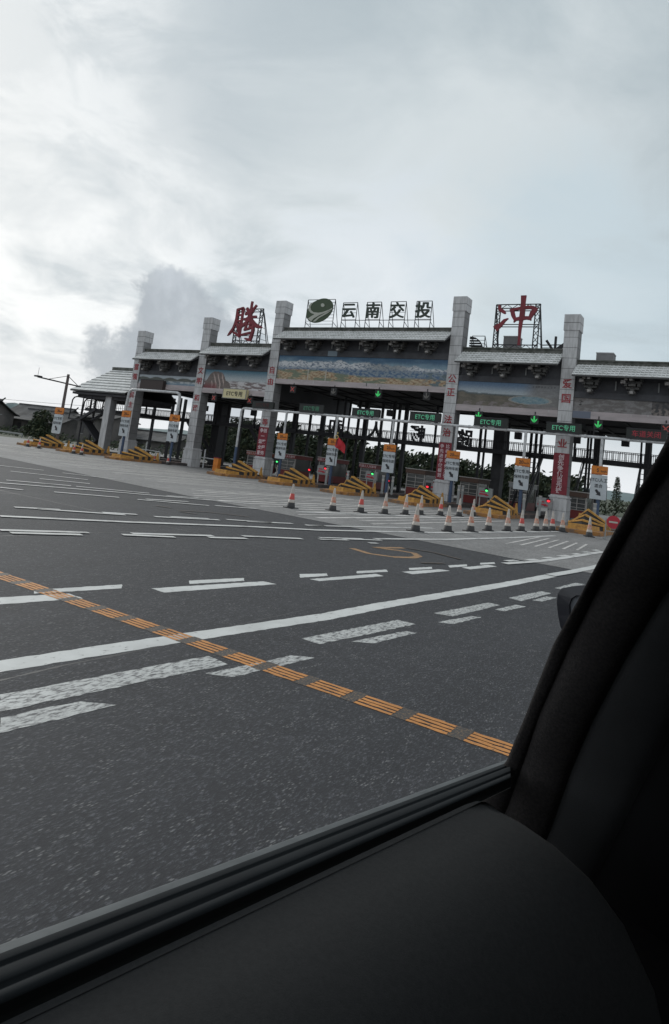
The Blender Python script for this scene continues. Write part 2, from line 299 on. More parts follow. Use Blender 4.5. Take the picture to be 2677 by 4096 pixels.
LOGO = [[[-23.688,11.965],[-23.609,11.871],[-23.554,11.764],[-23.521,11.648],[-23.513,11.524],[-23.53,11.396],[-23.571,11.267],[-23.635,11.14],[-23.721,11.018],[-23.826,10.904],[-23.949,10.801],[-24.085,10.711],[-24.233,10.636],[-24.389,10.578],[-24.548,10.539],[-24.707,10.52],[-24.863,10.521],[-25.01,10.543],[-25.146,10.585],[-25.266,10.646],[-25.369,10.724],[-25.451,10.819],[-25.51,10.927],[-25.544,11.045],[-25.553,11.171],[-25.536,11.302],[-25.494,11.434],[-25.428,11.564],[-25.339,11.688],[-25.231,11.804],[-25.104,11.908],[-24.964,11.998],[-24.813,12.072],[-24.655,12.127],[-24.495,12.164],[-24.336,12.18],[-24.182,12.175],[-24.037,12.151],[-23.904,12.107],[-23.787,12.044]],[[-24.964,11.987],[-25.185,11.849],[-25.293,11.601],[-25.212,11.391],[-24.996,11.247],[-24.603,11.194],[-24.275,11.232],[-23.779,11.39],[-23.535,11.517],[-23.54,11.42],[-23.943,11.228],[-24.484,11.036],[-24.926,10.791],[-25.073,10.61],[-25.363,10.794],[-25.1,10.975],[-24.876,11.089],[-25.18,11.183],[-25.371,11.352],[-25.44,11.603],[-25.328,11.827]],[[-23.54,11.354],[-23.926,11.113],[-24.455,10.846],[-24.752,10.593],[-24.944,10.593],[-24.56,10.905],[-24.029,11.172]],[[-24.175,11.708],[-24.181,11.654],[-24.215,11.612],[-24.268,11.589],[-24.332,11.59],[-24.393,11.614],[-24.439,11.658],[-24.462,11.712],[-24.455,11.766],[-24.422,11.809],[-24.368,11.832],[-24.304,11.83],[-24.244,11.805],[-24.197,11.762]]]
L1 = [[-3.97,2.0],[-3.91,2.78],[-3.84,3.4],[-3.74,4.17],[-3.49,5.97],[-3.42,7.11],[-3.21,9.25],[-3.07,10.75],[-2.92,12.77],[-2.69,15.66],[-2.55,19.0],[-2.45,24.0]]
ROUGH = [[[-3.5,2.52],[-3.3,4.04],[-3.09,4.01],[-3.29,2.39]],[[-3.22,2.35],[-3.16,2.79],[-2.99,2.91],[-3.06,2.24]],[[-3.05,3.73],[-2.94,4.59],[-2.79,4.7],[-2.89,3.83]],[[-3.17,5.08],[-2.99,6.6],[-2.79,6.61],[-2.98,5.07]],[[-2.86,5.39],[-2.73,6.24],[-2.63,6.28],[-2.71,5.52]],[[-2.9,7.33],[-2.73,8.73],[-2.58,8.73],[-2.7,7.4]],[[-2.69,6.94],[-2.58,7.65],[-2.48,7.72],[-2.55,7.03]],[[-2.53,8.36],[-2.46,9.01],[-2.34,9.04],[-2.42,8.39]],[[-2.68,9.42],[-2.55,10.65],[-2.4,10.65],[-2.49,9.37]],[[-2.42,9.64],[-2.37,10.24],[-2.25,10.35],[-2.3,9.7]],[[-2.5,11.27],[-2.42,12.45],[-2.27,12.49],[-2.33,11.31]]]
MARKS = [["q",[[-5.46,3.77],[-5.33,4.38],[-5.12,4.37],[-5.25,3.63]]],["q",[[-5.58,4.19],[-5.44,5.11],[-5.3,4.98],[-5.46,4.1]]],["q",[[-5.17,5.26],[-4.89,6.81],[-4.71,6.84],[-4.97,5.25]]],["q",[[-5.29,5.95],[-5.13,6.73],[-5.01,6.6],[-5.16,5.82]]],["q",[[-4.99,7.74],[-4.85,8.21],[-4.74,8.07],[-4.83,7.52]]],["q",[[-4.72,7.57],[-4.51,9.03],[-4.36,8.98],[-4.58,7.59]]],["q",[[-4.76,8.9],[-4.63,9.6],[-4.52,9.43],[-4.66,8.73]]],["q",[[-4.42,9.7],[-4.24,10.76],[-4.08,10.86],[-4.23,9.69]]],["q",[[-4.54,10.23],[-4.41,10.87],[-4.31,10.63],[-4.44,10.03]]],["q",[[-4.35,11.43],[-4.24,12.07],[-4.14,11.82],[-4.23,11.22]]],["q",[[-4.13,11.52],[-4.02,12.6],[-3.85,12.61],[-3.97,11.49]]],["q",[[-4.19,12.66],[-4.09,13.18],[-4.0,12.99],[-4.1,12.42]]],["l",[[-3.89,13.2],[-3.61,14.96],[-3.47,17.14],[-3.31,20.42]],0.13],["l",[[-4.01,13.69],[-3.92,14.15]],0.11],["l",[[-3.85,14.6],[-3.75,15.07]],0.11],["l",[[-3.75,15.65],[-3.68,16.14]],0.11],["l",[[-3.67,16.73],[-3.6,17.36]],0.11],["l",[[-3.58,17.82],[-3.54,18.41]],0.11],["l",[[-3.56,19.01],[-3.51,19.55]],0.11],["l",[[-3.53,20.23],[-3.49,20.79]],0.11],["l",[[-10.12,6.72],[-9.41,8.64],[-8.61,11.3],[-7.98,12.85],[-7.4,15.53],[-7.02,17.31],[-6.47,22.14],[-5.94,26.79]],0.14],["l",[[-6.75,13.27],[-6.17,15.93],[-5.75,19.72],[-5.44,23.95]],0.13],["l",[[-7.18,11.69],[-6.82,12.85]],0.09],["l",[[-7.03,11.45],[-6.79,12.17]],0.09],["l",[[-6.94,12.18],[-6.57,13.22]],0.09],["l",[[-6.41,12.35],[-6.33,12.58]],0.09],["l",[[-8.81,5.89],[-8.43,7.09]],0.12],["l",[[-8.58,5.9],[-8.27,6.84]],0.12],["l",[[-8.25,7.78],[-7.8,9.21]],0.12],["l",[[-8.17,7.52],[-7.82,8.3]],0.12],["l",[[-7.67,8.95],[-7.43,9.68]],0.12],["l",[[-7.67,9.86],[-7.16,11.04]],0.12],["l",[[-11.19,7.68],[-10.91,8.44]],0.12],["l",[[-11.0,8.02],[-10.24,9.42]],0.12],["l",[[-10.57,9.14],[-10.3,9.77]],0.12],["l",[[-10.01,9.97],[-9.51,11.36]],0.12],["l",[[-9.98,10.4],[-9.69,11.24]],0.12],["l",[[-9.56,11.66],[-9.08,12.66]],0.12],["l",[[-9.27,11.99],[-8.89,13.22]],0.12],["l",[[-8.65,13.44],[-8.48,13.99]],0.12],["l",[[-14.52,9.51],[-14.15,9.85]],0.12],["l",[[-13.93,10.52],[-13.18,11.83]],0.12],["l",[[-12.84,12.13],[-11.89,13.71]],0.12],["l",[[-12.97,12.54],[-12.64,13.72]],0.12],["l",[[-11.91,13.98],[-11.39,15.11]],0.12],["l",[[-16.4,10.88],[-15.63,12.3]],0.12],["l",[[-15.52,12.38],[-14.41,14.01]],0.12],["l",[[-17.34,12.53],[-16.51,13.64]],0.12],["l",[[-19.48,13.01],[-17.85,14.64]],0.12],["l",[[-20.11,15.39],[-18.7,16.47]],0.12],["l",[[-21.68,14.05],[-20.74,15.09]],0.12],["l",[[-13.91,14.21],[-13.62,15.2]],0.12],["l",[[-15.6,10.2],[-14.42,12.77],[-13.16,15.14],[-12.49,16.24]],0.13],["l",[[-10.81,16.39],[-10.24,20.25],[-9.54,24.4]],0.14],["l",[[-8.59,13.35],[-8.15,15.61],[-7.62,18.61]],0.12]]
FIVE = [[-6.13,11.17],[-5.65,10.94],[-5.25,11.13],[-5.07,11.53],[-5.11,11.89],[-5.35,12.21],[-5.66,12.16],[-5.89,11.99],[-6.03,11.87],[-5.81,12.71]]
FADE = [[[-5.76,12.74],[-5.21,12.84],[-4.54,12.57]],[[-4.68,11.03],[-4.47,11.55]],[[-11.73,11.68],[-11.35,11.79]],[[-10.94,11.59],[-10.7,12.36],[-9.96,12.94]],[[-10.77,11.47],[-10.39,11.6]]]
PILLAR = [[[0.52,0.3019,-0.2885],[0.52,0.2749,-0.2842],[0.52,0.2359,-0.2768],[0.52,0.1945,-0.2712],[0.52,0.1408,-0.2782]],[[0.505,0.2777,-0.2392],[0.505,0.2529,-0.2367],[0.505,0.2181,-0.2352],[0.505,0.1767,-0.2308],[0.505,0.1241,-0.2294]],[[0.49,0.2495,-0.1997],[0.49,0.2356,-0.193],[0.49,0.201,-0.1877],[0.49,0.1553,-0.1807],[0.49,0.1043,-0.1724]],[[0.47,0.2278,-0.1565],[0.47,0.218,-0.1538],[0.47,0.1818,-0.1466],[0.47,0.1337,-0.1352],[0.47,0.0847,-0.1251]],[[0.44,0.1986,-0.0987],[0.44,0.1868,-0.0945],[0.44,0.1525,-0.0941],[0.44,0.1094,-0.0844],[0.44,0.0655,-0.0741]],[[0.41,0.1708,-0.0599],[0.41,0.16,-0.0518],[0.41,0.1248,-0.0509],[0.41,0.0875,-0.0447],[0.41,0.0516,-0.0366]],[[0.385,0.1509,-0.0337],[0.385,0.1405,-0.0274],[0.385,0.1059,-0.0281],[0.385,0.0721,-0.0237],[0.385,0.0365,-0.0168]],[[0.36,0.1293,-0.0046],[0.36,0.1202,-0.0017],[0.36,0.0853,-0.004],[0.36,0.0553,-0.0014],[0.36,0.0234,0.0035]],[[0.34,0.1143,0.0112],[0.34,0.1031,0.0178],[0.34,0.0682,0.0165],[0.34,0.0411,0.0176],[0.34,0.0124,0.0208]],[[0.315,0.0969,0.031],[0.315,0.0861,0.033],[0.315,0.0508,0.0334],[0.315,0.0282,0.0332],[0.315,0.0027,0.0349]],[[0.28,0.0675,0.0542],[0.28,0.0589,0.051],[0.28,0.0323,0.0495],[0.28,0.0135,0.0496],[0.28,-0.0078,0.0497]]]
SILL = [[[0.1342,0.266,-0.194],[0.5176,0.266,-0.2118]],[[0.1313,0.26,-0.1902],[0.506,0.26,-0.2075]],[[0.1292,0.255,-0.1891],[0.4966,0.255,-0.2053]],[[0.1271,0.25,-0.1878],[0.4872,0.25,-0.203]],[[0.127,0.2495,-0.1881],[0.4863,0.2495,-0.203]],[[0.127,0.249,-0.1892],[0.4855,0.249,-0.2037]],[[0.1256,0.246,-0.1875],[0.4797,0.246,-0.2017]],[[0.1244,0.243,-0.1874],[0.4741,0.243,-0.2007]],[[0.1235,0.2405,-0.1875],[0.4695,0.2405,-0.2001]],[[0.1234,0.24,-0.188],[0.4687,0.24,-0.2003]],[[0.1235,0.2395,-0.1894],[0.4679,0.2395,-0.2011]],[[0.1223,0.237,-0.188],[0.4631,0.237,-0.1994]],[[0.1213,0.2345,-0.1877],[0.4584,0.2345,-0.1986]],[[0.1209,0.233,-0.1885],[0.4558,0.233,-0.1987]],[[0.121,0.2328,-0.1892],[0.4555,0.2328,-0.1991]],[[0.1214,0.2325,-0.1924],[0.4554,0.2325,-0.2013]],[[0.1221,0.232,-0.1968],[0.455,0.232,-0.2043]],[[0.1191,0.226,-0.1926],[0.4433,0.226,-0.1996]]]
MIR = [[0.95,0.3867,-0.1223],[0.95,0.4076,-0.1279],[0.95,0.4228,-0.1341],[0.95,0.4278,-0.1429],[0.95,0.428,-0.156],[0.95,0.4247,-0.1717],[0.95,0.4204,-0.1853],[0.95,0.4153,-0.1939],[0.95,0.4027,-0.1895],[0.95,0.3732,-0.182]]
MIRG = [[0.945,0.3806,-0.1352],[0.945,0.3985,-0.138],[0.945,0.4054,-0.1436],[0.945,0.4078,-0.1528],[0.945,0.406,-0.1669],[0.945,0.406,-0.1813],[0.945,0.4009,-0.184],[0.945,0.3716,-0.1766]]
# ------------------------------------------------------------------ ground
MB().flat([(-1500, -600), (900, -600), (900, 2500), (-1500, 2500)], -.03).build('ground', GRASS, kind='structure')
MB().flat([(-64, -40), (60, -40), (60, 19), (-64, 19)], -.004).build('asphalt_road', ASPH, kind='structure')
MB().flat([(-64, 22.5), (-28.3, 17.6), (-14.2, 15.3), (-3.8, 14.4), (45, 13.6), (45, 62), (-64, 62)], .002).build('concrete_apron', CONC, kind='structure')
mj = MB(); random.seed(21)
for y0_, x0_ in ((9.2, -30), (26.0, -44)):
    P = [(x0_ + k * .6, y0_ + random.uniform(-.03, .03)) for k in range(70)]; mj.ribbon(P, .035, (-.0034 if y0_ < 15 else .0045), .008)
for x0_ in (-3.62, -8.3, -13.2): mj.ribbon([(x0_ + random.uniform(-.03, .03) - .02 * k, 1 + k * .7) for k in range(18)], .02, -.0035, .006)
mj.build('sealed_road_joints', mat('tar', (.018, .018, .02), .6), kind='structure')
mw = MB(); mf = MB()
for t in MARKS:
    if t[0] == 'q': mw.rag(t[1], -.0027)
    else: mf.ribbon(t[1], t[2] * 1.25, .0095)
mw.build('white_road_marking', WPAINT, kind='structure'); mf.build('far_road_marking', WFAR, kind='structure')
MB().ribbon([p for p in L1 if p[1] < 14.5], .20, -.0030, .007).ribbon([[-2.92, 12.77], [-2.80, 14.0], [-2.69, 15.66], [-2.55, 19], [-2.45, 24]], .19, .0068).build('solid_lane_line', WPAINT, kind='structure')
mr = MB()
for q in ROUGH: mr.rag(q, -.0025)
mr.build('rough_lane_dashes', WROUGH, kind='structure')
mo = MB(); mo2 = MB()
x = -9.6
while x < 1.6:
    yc = 4.185 + (-.04 * (x + 2)) * .5
    for k in range(4): mo.rag([(x, yc - .10 + k * .052), (x + .27, yc - .10 + k * .052 - .004), (x + .27, yc - .065 + k * .052 - .004), (x, yc - .065 + k * .052)], -.0010, .006)
    mo2.rag([(x + .27, yc - .11), (x + .375, yc - .11), (x + .375, yc + .10), (x + .27, yc + .10)], -.0017); x += .375
    if False: mo2.rag([(x - .375, yc - .105), (x - .105, yc - .105), (x - .105, yc + .096), (x - .375, yc + .096)], .002)
mo.build('orange_tactile_line', OPAINT, kind='structure'); mo2.build('orange_line_gaps', OWORN, kind='structure')
MB().ribbon(FIVE, .15, -.0015).build('painted_lane_number', mat_paint('number_paint', (.34, .19, .08), (.04, .04, .04), 14, .30, .52), kind='structure')
mm = MB()
for p in FADE: mm.ribbon(p, .09, .0085)
mm.build('faded_number_paint', OWORN, kind='structure')
ms = MB(); random.seed(3)
for i in range(64):                   # worn longitudinal rumble stripes on the concrete
    X = -40 + i * .50; k = -.010 * (X + 8)
    y0 = 22.8 - .2 * (X + 40) if X < -14 else 15.6; y0 += random.uniform(-.4, 1.5); y1 = 29.2 + random.uniform(-2.5, .0)
    if random.random() < .15: continue
    wd = random.choice((.10, .14, .2)); ms.ribbon([(X - k * 14, y0), (X - k * 7, (y0 + y1) / 2), (X, y1)], wd, .0075)
for i in range(6): ms.ribbon([(-5.2 + i * .28, 17.6 + i * .35), (-5.5 + i * .28, 22.3)], .07, .0075)
ms.build('worn_rumble_stripes', WSTRIPE, kind='structure')
# ------------------------------------------------------------------ toll gate
GY = 36.0
gate = thing('toll_gate', (-21, GY, 0), 'long grey granite archway gate over the toll lanes with tiled eaves and painted panels', 'toll gate')
def GB(): return MB(-21, GY, 0)
def par(o, p):                       # keep local coordinates of a child of a part
    o.parent = p; return o
PILL = [(-40.50, 9.80, '富强', '民主'), (-33.82, 10.83, '文明', '和谐'), (-27.43, 11.96, '自由', '平等'), (-14.55, 11.96, '公正', '法治'), (-8.16, 10.83, '爱国', '敬业'), (-1.48, 9.80, '诚信', '友善')]
for i, (X, H, t1, t2) in enumerate(PILL):
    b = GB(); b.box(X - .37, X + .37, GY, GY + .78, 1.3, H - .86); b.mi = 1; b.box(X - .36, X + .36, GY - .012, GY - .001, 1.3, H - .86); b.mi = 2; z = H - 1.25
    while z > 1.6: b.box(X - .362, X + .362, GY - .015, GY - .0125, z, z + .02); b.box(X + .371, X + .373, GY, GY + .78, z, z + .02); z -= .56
    p = b.build('pillar', [GRAN2, GRAN, JOINT], gate)  # pale front sheet over darker sides: lit and shaded faces set by colour
    b = GB(); b.box(X - .41, X + .41, GY - .05, GY + .83, H - .86, H); b.mi = 1; b.box(X - .413, X + .413, GY - .053, GY + .833, H - .46, H - .435); b.build('cap', [GRAN, JOINT], p)
    b = GB(); b.box(X - .46, X + .46, GY - .08, GY + .86, 0, 1.1); b.box(X - .42, X + .42, GY - .05, GY + .83, 1.1, 1.18); b.box(X - .47, X + .47, GY - .09, GY + .87, 1.18, 1.26); b.box(X - .40, X + .40, GY - .03, GY + .81, 1.26, 1.32)
    b.mi = 1; b.box(X - .463, X + .463, GY - .083, GY + .863, .52, .535); b.build('plinth', [GRAN, JOINT], p)
    z = {0: 6.95, 1: 6.9, 2: 7.15, 3: 7.1, 4: 7.1, 5: 6.9}[i]
    for k, ch in enumerate(t1): text('letter', ch, .52 if i < 5 else .5, RED, p, (X + 21, -.034, z - k * .78 - .0), .018, .012)
    z = {0: 4.75, 1: 4.9, 2: 4.55, 3: 4.75, 4: 4.75, 5: 4.7}[i]
    for k, ch in enumerate(t2):
        zc = z - k * .74
        if i == 2 and k == 1: zc = 3.62
        if i == 4 and k == 1: zc = 3.98
        text('letter', ch, .50, RED, p, (X + 21, -.034, zc), .018, .012)
    if i in (2, 3, 4):
        zt = {2: 3.28, 3: 3.42, 4: 3.46}[i]
        b = GB(); b.box(X - .38, X + (.38 if i != 4 else .40), GY - .045, GY - .02, 1.34, zt); bn = b.build('banner', REDB, p)
        if i == 2:
            for k, s in enumerate(('争创', '一', '温馨', '全程', '服务')): text('lettering', s, .29, WTXT, bn, (X + 21, -.062, zt - .22 - k * .37), .012, .022)
        elif i == 3:
            for k in range(7):
                text('lettering', '争先进学做模范'[k], .24, WTXT, bn, (X + 21 - .17, -.062, zt - .2 - k * .275), .012, .016)
                text('lettering', '比奉献看作为强'[k], .24, WTXT, bn, (X + 21 + .17, -.062, zt - .2 - k * .275), .012, .016)
        else:
            for k in range(7): text('lettering', '创先争优当先锋'[k], .30, WTXT, bn, (X + 21, -.062, zt - .2 - k * .285), .012, .018)
# ---- murals: one painted grid each
def mural(name, x0, x1, z0, z1, y, fn, nx, nz, parent):
    vs = []; cols = []
    for j in range(nz + 1):
        for i in range(nx + 1): vs.append((x0 + (x1 - x0) * i / nx + 21, y - GY, z0 + (z1 - z0) * j / nz)); cols.append(fn(i / nx, j / nz))
    fs = [(j * (nx + 1) + i, j * (nx + 1) + i + 1, (j + 1) * (nx + 1) + i + 1, (j + 1) * (nx + 1) + i) for j in range(nz) for i in range(nx)]
    me = bpy.data.meshes.new(name); me.from_pydata(vs, [], fs)
    ca = me.color_attributes.new('Col', 'FLOAT_COLOR', 'POINT')
    for k, c in enumerate(cols): g_ = sum(c) / 3; gr = .88 + .24 * random.random(); ca.data[k].color = (*[(v_ * .80 + g_ * .20) * gr for v_ in c], 1)
    me.materials.append(MURAL); o = bpy.data.objects.new(name, me); COL.objects.link(o); o.parent = parent; return o
MURAL = bpy.data.materials.new('mural_paint'); MURAL.use_nodes = True; nt = MURAL.node_tree
va = N('ShaderNodeVertexColor'); va.layer_name = 'Col'; lk(va.outputs[0], nt.nodes['Principled BSDF'].inputs['Base Color']); nt.nodes['Principled BSDF'].inputs['Roughness'].default_value = .75
def nz_(x, y, s=0.0, o=4): return mnoise.fractal(Vector((x, y, s)), .9, 2.0, o) * .5 + .5
def lerp(a, b, t): t = max(0, min(1, t)); return tuple(p * (1 - t) + q * t for p, q in zip(a, b))
def sm(x, a, b): t = max(0, min(1, (x - a) / (b - a))); return t * t * (3 - 2 * t)
def f_center(u, v):
    X = u * 9
    sky = lerp((.20, .33, .42), (.045, .13, .24), sm(v + .3 * (nz_(X, v * 4, 1) - .5), .62, 1.0)); ridge = .70 + .17 * math.sin(u * 3.6 + .3) * .6 + .22 * (nz_(X * 1.3, 0, 5) - .5)
    r = .5 * nz_(X * 5 + v * 8, v * 16, 2, 6) + .5 * abs(math.sin((X * 4 + v * 9 + 5 * nz_(X * 2, v * 6, 8)) * 1.9)); mt = lerp((.09, .15, .23), (.60, .62, .65), sm(r, .30, .62)); mt = lerp(mt, (.12, .15, .15), sm(u, .50, .62) * (1 - sm(u, .72, .85)) * .6 * sm(r, .3, .6))
    c = lerp(mt, sky, sm(v, ridge - .03, ridge + .03))
    low = lerp((.06, .14, .27), (.22, .28, .33), sm(nz_(X * 6, v * 16, 3, 6), .38, .62)); c = lerp(low, c, sm(v, .36 + .18 * nz_(X * .8, 0, 7), .60))
    gl = .40 - .18 * sm(u, .2, .9) + .05 * math.sin(u * 9)
    gd = lerp((.30, .17, .08), (.50, .40, .25), sm(nz_(X * 7, v * 26, 9, 6), .35, .65)); gd = lerp(gd, (.17, .21, .14), sm(nz_(X * 1.2, v * 5, 12), .50, .62) * (1 - sm(u, .75, .9)))
    c = lerp(gd, c, sm(v, gl - .04, gl + .02))
    if u > .85: c = lerp(c, (.12, .17, .19), sm(nz_(X * 3, v * 9, 4), .45, .6) * sm(u, .85, .93) * (1 - sm(v, .45, .6)))
    if abs(u - .205) < .0035 or abs(u - .318) < .0035: c = lerp(c, (.45, .43, .38), sm(.47, v, v + .05) if v > .47 else .8)
    return c
def f_rock(u, v):
    sky = lerp((.42, .47, .50), (.07, .20, .29), sm(v, .45, 1.0)); cl = lerp((.20, .15, .15), (.55, .53, .55), sm(nz_(u * 9, v * 10, 3, 5), .42, .60))
    c = lerp(cl, sky, sm(v, .36, .50)); top = .95 * math.exp(-((u - .20) / .17) ** 4) * (1 - .12 * nz_(u * 9, 0, 8)) if u < .45 else .0; top = max(top, .42 * math.exp(-((u - .36) / .08) ** 4))
    if v < top:
        c = lerp((.13, .105, .10), (.22, .17, .15), nz_(u * 12, v * 8, 6)); st = math.sin((u + .10 * v * v) * 95 + 2 * nz_(u * 4, v * 3, 1))
        if .12 < u < .33: c = lerp(c, (.50, .38, .35), sm(st, .35, .9) * sm(.9 - v, 0, .3))
        if u < .22: c = lerp(c, (.22, .04, .05), (1 - sm(v, .05, .4)) * .8)
    return c
def f_lake(u, v):
    sky = lerp((.40, .46, .50), (.10, .19, .32), sm(v, .50, .95)); hl = .50 + .03 * nz_(u * 12, 0, 2) + .07 * math.exp(-((u - .04) / .05) ** 2) - .06 * u
    f = lerp((.10, .095, .075), (.20, .17, .13), nz_(u * 10, v * 7, 5, 5)); c = lerp(f, sky, sm(v, hl - .02, hl + .02))
    if abs(v - hl) < .04: c = lerp(c, (.07, .10, .11), .7)
    if u > .62: c = lerp(c, lerp((.25, .25, .25), (.15, .14, .14), nz_(u * 14, v * 20, 4)), sm(u, .62, .80) * .9)
    d = ((u - .73) / .18) ** 2 + ((v - .33) / .15) ** 2
    if d < 1: c = lerp((.08, .20, .27), (.25, .34, .36), nz_(u * 20, v * 14, 3) * (1 if d > .2 else 1.4))
    elif d < 1.35: c = (.30, .29, .27)
    if v < .2: c = lerp(c, (.26, .22, .22), sm(nz_(u * 15, v * 9, 9), .45, .65) * .7)
    if .74 < u < .96 and .84 < v < .93: c = lerp(c, (.05, .05, .05), .5 * (math.sin(u * 220) > 0))
    return c
def f_peaks(u, v):
    sky = (.42, .48, .53); pk = .60 + .22 * abs(math.sin(u * 13 + .6)) * (.6 + .5 * nz_(u * 6, 0, 1)); c = lerp(lerp((.08, .10, .10), (.16, .16, .13), nz_(u * 9, v * 6, 2)), sky, sm(v, pk - .05, pk + .05))
    c = lerp(lerp((.48, .52, .54), (.18, .24, .28), sm(nz_(u * 9, v * 5, 6), .42, .6)), c, sm(v, .30, .50)); 
    if u > .3: c = lerp(c, (.16, .27, .36), (1 - sm(v, .1, .35)) * .8)
    return c
def f_blank(u, v):
    c = lerp((.17, .155, .15), (.25, .24, .24), sm(nz_(u * 12, v * 4, 3), .45, .65)); 
    if u > .62: c = lerp((.06, .06, .065), (.24, .20, .18), sm(nz_(u * 40, v * 5, 6), .45, .60) * (.3 + .7 * (v < .5)))
    if .045 < u < .075 and .45 < v < .85: c = lerp(c, (.03, .03, .03), (nz_(u * 160, v * 9, 2) > .5) * .9)
    return c
BAYS = [(-40.13, -34.19, 8.43, 8.20, 7.45, 6.73, 6.41, 5.72, 5.34, f_peaks, 3), (-33.45, -27.80, 9.0, 8.75, 7.98, 7.34, 7.02, 5.67, 5.32, f_rock, 3),
        (-27.06, -14.92, 10.15, 9.93, 9.16, 8.57, 8.20, 6.60, 6.27, f_center, 6), (-14.18, -8.53, 9.0, 8.75, 7.98, 7.34, 7.02, 5.67, 5.32, f_lake, 3), (-7.79, -1.85, 8.43, 8.20, 7.45, 6.73, 6.41, 5.72, 5.34, f_blank, 3)]
def tiles(b, shade, x0, x1, yt, zt, yb, zb, n, cutl=0, cutr=0):
    """stepped courses of tiles from the ridge (yt, zt) down to the eave (yb, zb)"""
    for k in range(n):
        t0 = k / n; t1 = (k + 1) / n + .04; ya, za = yt + (yb - yt) * t0, zt + (zb - zt) * t0; yc, zc = yt + (yb - yt) * t1, zt + (zb - zt) * t1
        a0 = x0 - cutl * t0; a1 = x0 - cutl * t1; c0 = x1 + cutr * t0; c1 = x1 + cutr * t1; hh = .06
        b.hexa([(a1, yc, zc), (c1, yc, zc), (c0, ya, za - .04), (a0, ya, za - .04), (a1, yc, zc + hh), (c1, yc, zc + hh), (c0, ya, za + .02), (a0, ya, za + .02)])
        shade.box(a1 + .01, c1 - .01, yc - .012, yc - .004, zc - .045, zc + .038)  # dark strip on the course front, shade put in as colour
        m_ = int((x1 - x0) / .19)
        for j in range(m_):          # raised ribs
            xx = a1 + (c1 - a1) * (j + .5) / m_; b.hexa([(xx - .035, yc - .01, zc + .01), (xx + .035, yc - .01, zc + .01), (xx + .035, ya, za), (xx - .035, ya, za), (xx - .02, yc - .01, zc + hh + .012), (xx + .02, yc - .01, zc + hh + .012), (xx + .02, ya, za + .045), (xx - .02, ya, za + .045)])
def bracket(x, zt, zb, parent):
    """corbel bracket: stacked arms, lighter scrolled end on the left"""
    h = zt - zb; b = GB(); y = GY
    b.box(x - .09, x + .09, y - .42, y + .1, zb + h * .10, zb + h * .34); b.box(x - .30, x + .30, y - .26, y + .1, zb + h * .36, zb + h * .50); b.box(x - .16, x + .16, y - .5, y + .1, zb + h * .52, zb + h * .66)
    b.box(x - .42, x + .42, y - .34, y + .1, zb + h * .70, zb + h * .84); b.box(x - .10, x + .10, y - .70, y + .1, zb + h * .80, zb + h * .95)
    for sx in (-1, 1): b.box(x + sx * .30 - .07, x + sx * .30 + .07, y - .40, y, zb + h * .52, zb + h * .70); b.box(x + sx * .42 - .06, x + sx * .42 + .06, y - .44, y, zb + h * .86, zb + h)
    for k in range(6):
        t = k / 5 * math.pi; b.tube((x + .13 * math.cos(t), y - .50, zb + h * .16 - .10 * math.sin(t)), (x + .13 * math.cos(t), y - .15, zb + h * .16 - .10 * math.sin(t)), .05, 6)
    p = None
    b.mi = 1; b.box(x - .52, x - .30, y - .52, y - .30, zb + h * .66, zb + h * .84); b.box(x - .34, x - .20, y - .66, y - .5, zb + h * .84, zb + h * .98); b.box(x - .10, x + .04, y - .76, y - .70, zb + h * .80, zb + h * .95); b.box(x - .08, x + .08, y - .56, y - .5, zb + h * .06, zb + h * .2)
    b.build('bracket', [BRKT, BRKTL], parent)
